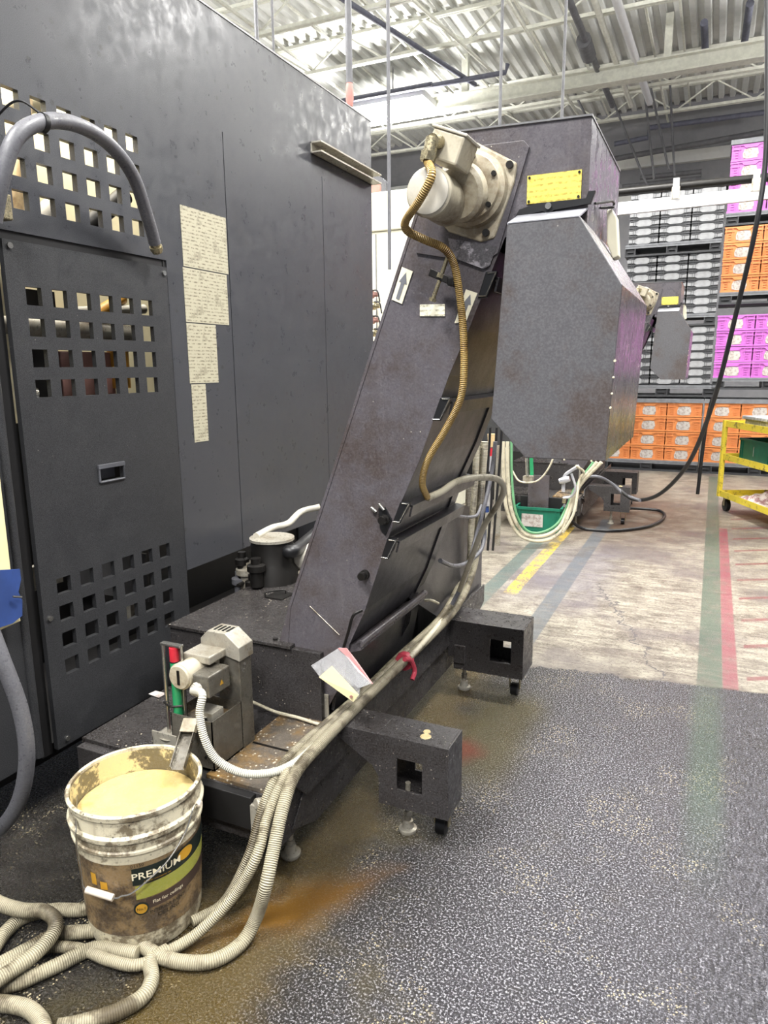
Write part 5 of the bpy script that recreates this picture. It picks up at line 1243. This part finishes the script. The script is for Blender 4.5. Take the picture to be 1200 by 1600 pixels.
# ================================================================== YELLOW CART
A0 = P(1124, 770, 'z', .16); A0.z = 0
dirv = (P(1200, 807, 'z', .16) - P(1120, 775, 'z', .16)); dirv.z = 0; dirv.normalize(); nv = Vector((-dirv.y, dirv.x, 0))
LC, WC = 1.2, .62
ct = thing('shop_cart', 'yellow chipped steel shelf cart with castors at the right edge', 'cart', tuple(A0))
def cp(u, v, z): return A0 + dirv * u + nv * v + Vector((0, 0, z))
for u in (0, LC):
    for v in (0, WC):
        MB().bar(cp(u, v, .13), cp(u, v, .83), .035, .035, up=tuple(nv)).obj('post', M['yellow'], ct)
for zz in (.16, .50, .80):
    m = MB()
    for (a, b) in (((0, 0), (LC, 0)), ((0, WC), (LC, WC)), ((0, 0), (0, WC)), ((LC, 0), (LC, WC))): m.bar(cp(*a, zz), cp(*b, zz), .006, .055)
    q = [cp(0, 0, zz - .02), cp(LC, 0, zz - .02), cp(LC, WC, zz - .02), cp(0, WC, zz - .02)]
    m.prism(q, (0, 0, -.004)); m.obj('shelf', M['yellow'], ct)
for u in (.05, LC - .05):
    for v in (.05, WC - .05):
        o = MB().lathe(cp(u, v - .02, .055), cp(u, v + .02, .055), [(0, .04), (.1, .055), (.9, .055), (1, .04)], 20).obj('castor', M['blackrub'], ct, smooth=True)
        MB().bar(cp(u, v - .025, .05), cp(u, v - .025, .14), .03, .004, up=tuple(nv)).bar(cp(u, v + .025, .05), cp(u, v + .025, .14), .03, .004, up=tuple(nv)).obj('castor_fork', M['zinc'], o)
bin_('cart_bin', 'dark green plastic bin on the middle shelf of the yellow cart', 'bin', cp(.12, .1, .482), .52, .40, .20, math.atan2(dirv.y, dirv.x), 'green_bin')
m = MB()
for (a, b, z0_, z1_) in ((.15, .55, .785, .85),): m.prism([cp(a, .1, z0_), cp(a + .5, .1, z0_), cp(a + .5, .5, z0_), cp(a, .5, z0_)], (0, 0, z1_ - z0_))
m.prism([cp(.13, .08, .85), cp(.67, .08, .85), cp(.67, .52, .85), cp(.13, .52, .85)], (0, 0, .03))
o = m.obj('foam_box', dirty('speckled_grey_box', srgb(122, 124, 128), srgb(190, 190, 192), .7, scale=9, lo=.5, hi=.6), bevel=.006); tag(o, 'speckled grey lidded box on top of the yellow cart', 'box')


def rag(name, lab, c, sx, sy, sz, mat, seed):
    m = MB(); n = 16; random.seed(seed)
    for j in range(n + 1):
        for i in range(n + 1):
            u, v = i / n * 2 - 1, j / n * 2 - 1; f = max(0, 1 - (u * u + v * v) ** .8)
            h = noise.noise(Vector((u * 2.4, v * 2.4, seed))) * .6 + .6
            m.v.append(c + dirv * u * sx * (1 + .2 * noise.noise(Vector((v * 3, seed, 0)))) + nv * v * sy + Vector((0, 0, sz * f * h + .004)))
    m.f = [(j * (n + 1) + i, j * (n + 1) + i + 1, (j + 1) * (n + 1) + i + 1, (j + 1) * (n + 1) + i) for j in range(n) for i in range(n)]
    o = m.obj(name, mat, smooth=True); return tag(o, lab, 'rag')


rag('crumpled_rag', 'white and dark red crumpled rags on the bottom shelf of the yellow cart', cp(.38, .2, .14), .24, .18, .12, M['cloth'], 3)
rag('crumpled_rag', 'brownish crumpled rag heap further right on the bottom cart shelf', cp(.75, .35, .14), .22, .2, .16, dirty('brown_rags', srgb(150, 118, 100), srgb(70, 40, 40), .8, scale=14), 5)
m = MB().prism([cp(.14, .02, .484), cp(.62, .02, .484), cp(.64, .09, .484), cp(.16, .09, .484)], (0, 0, .006)); tag(m.obj('paper_strip', M['paper']), 'white paper strip lying along the front of the middle cart shelf', 'paper')
for i, o in enumerate([o for o in bpy.data.objects]): pass
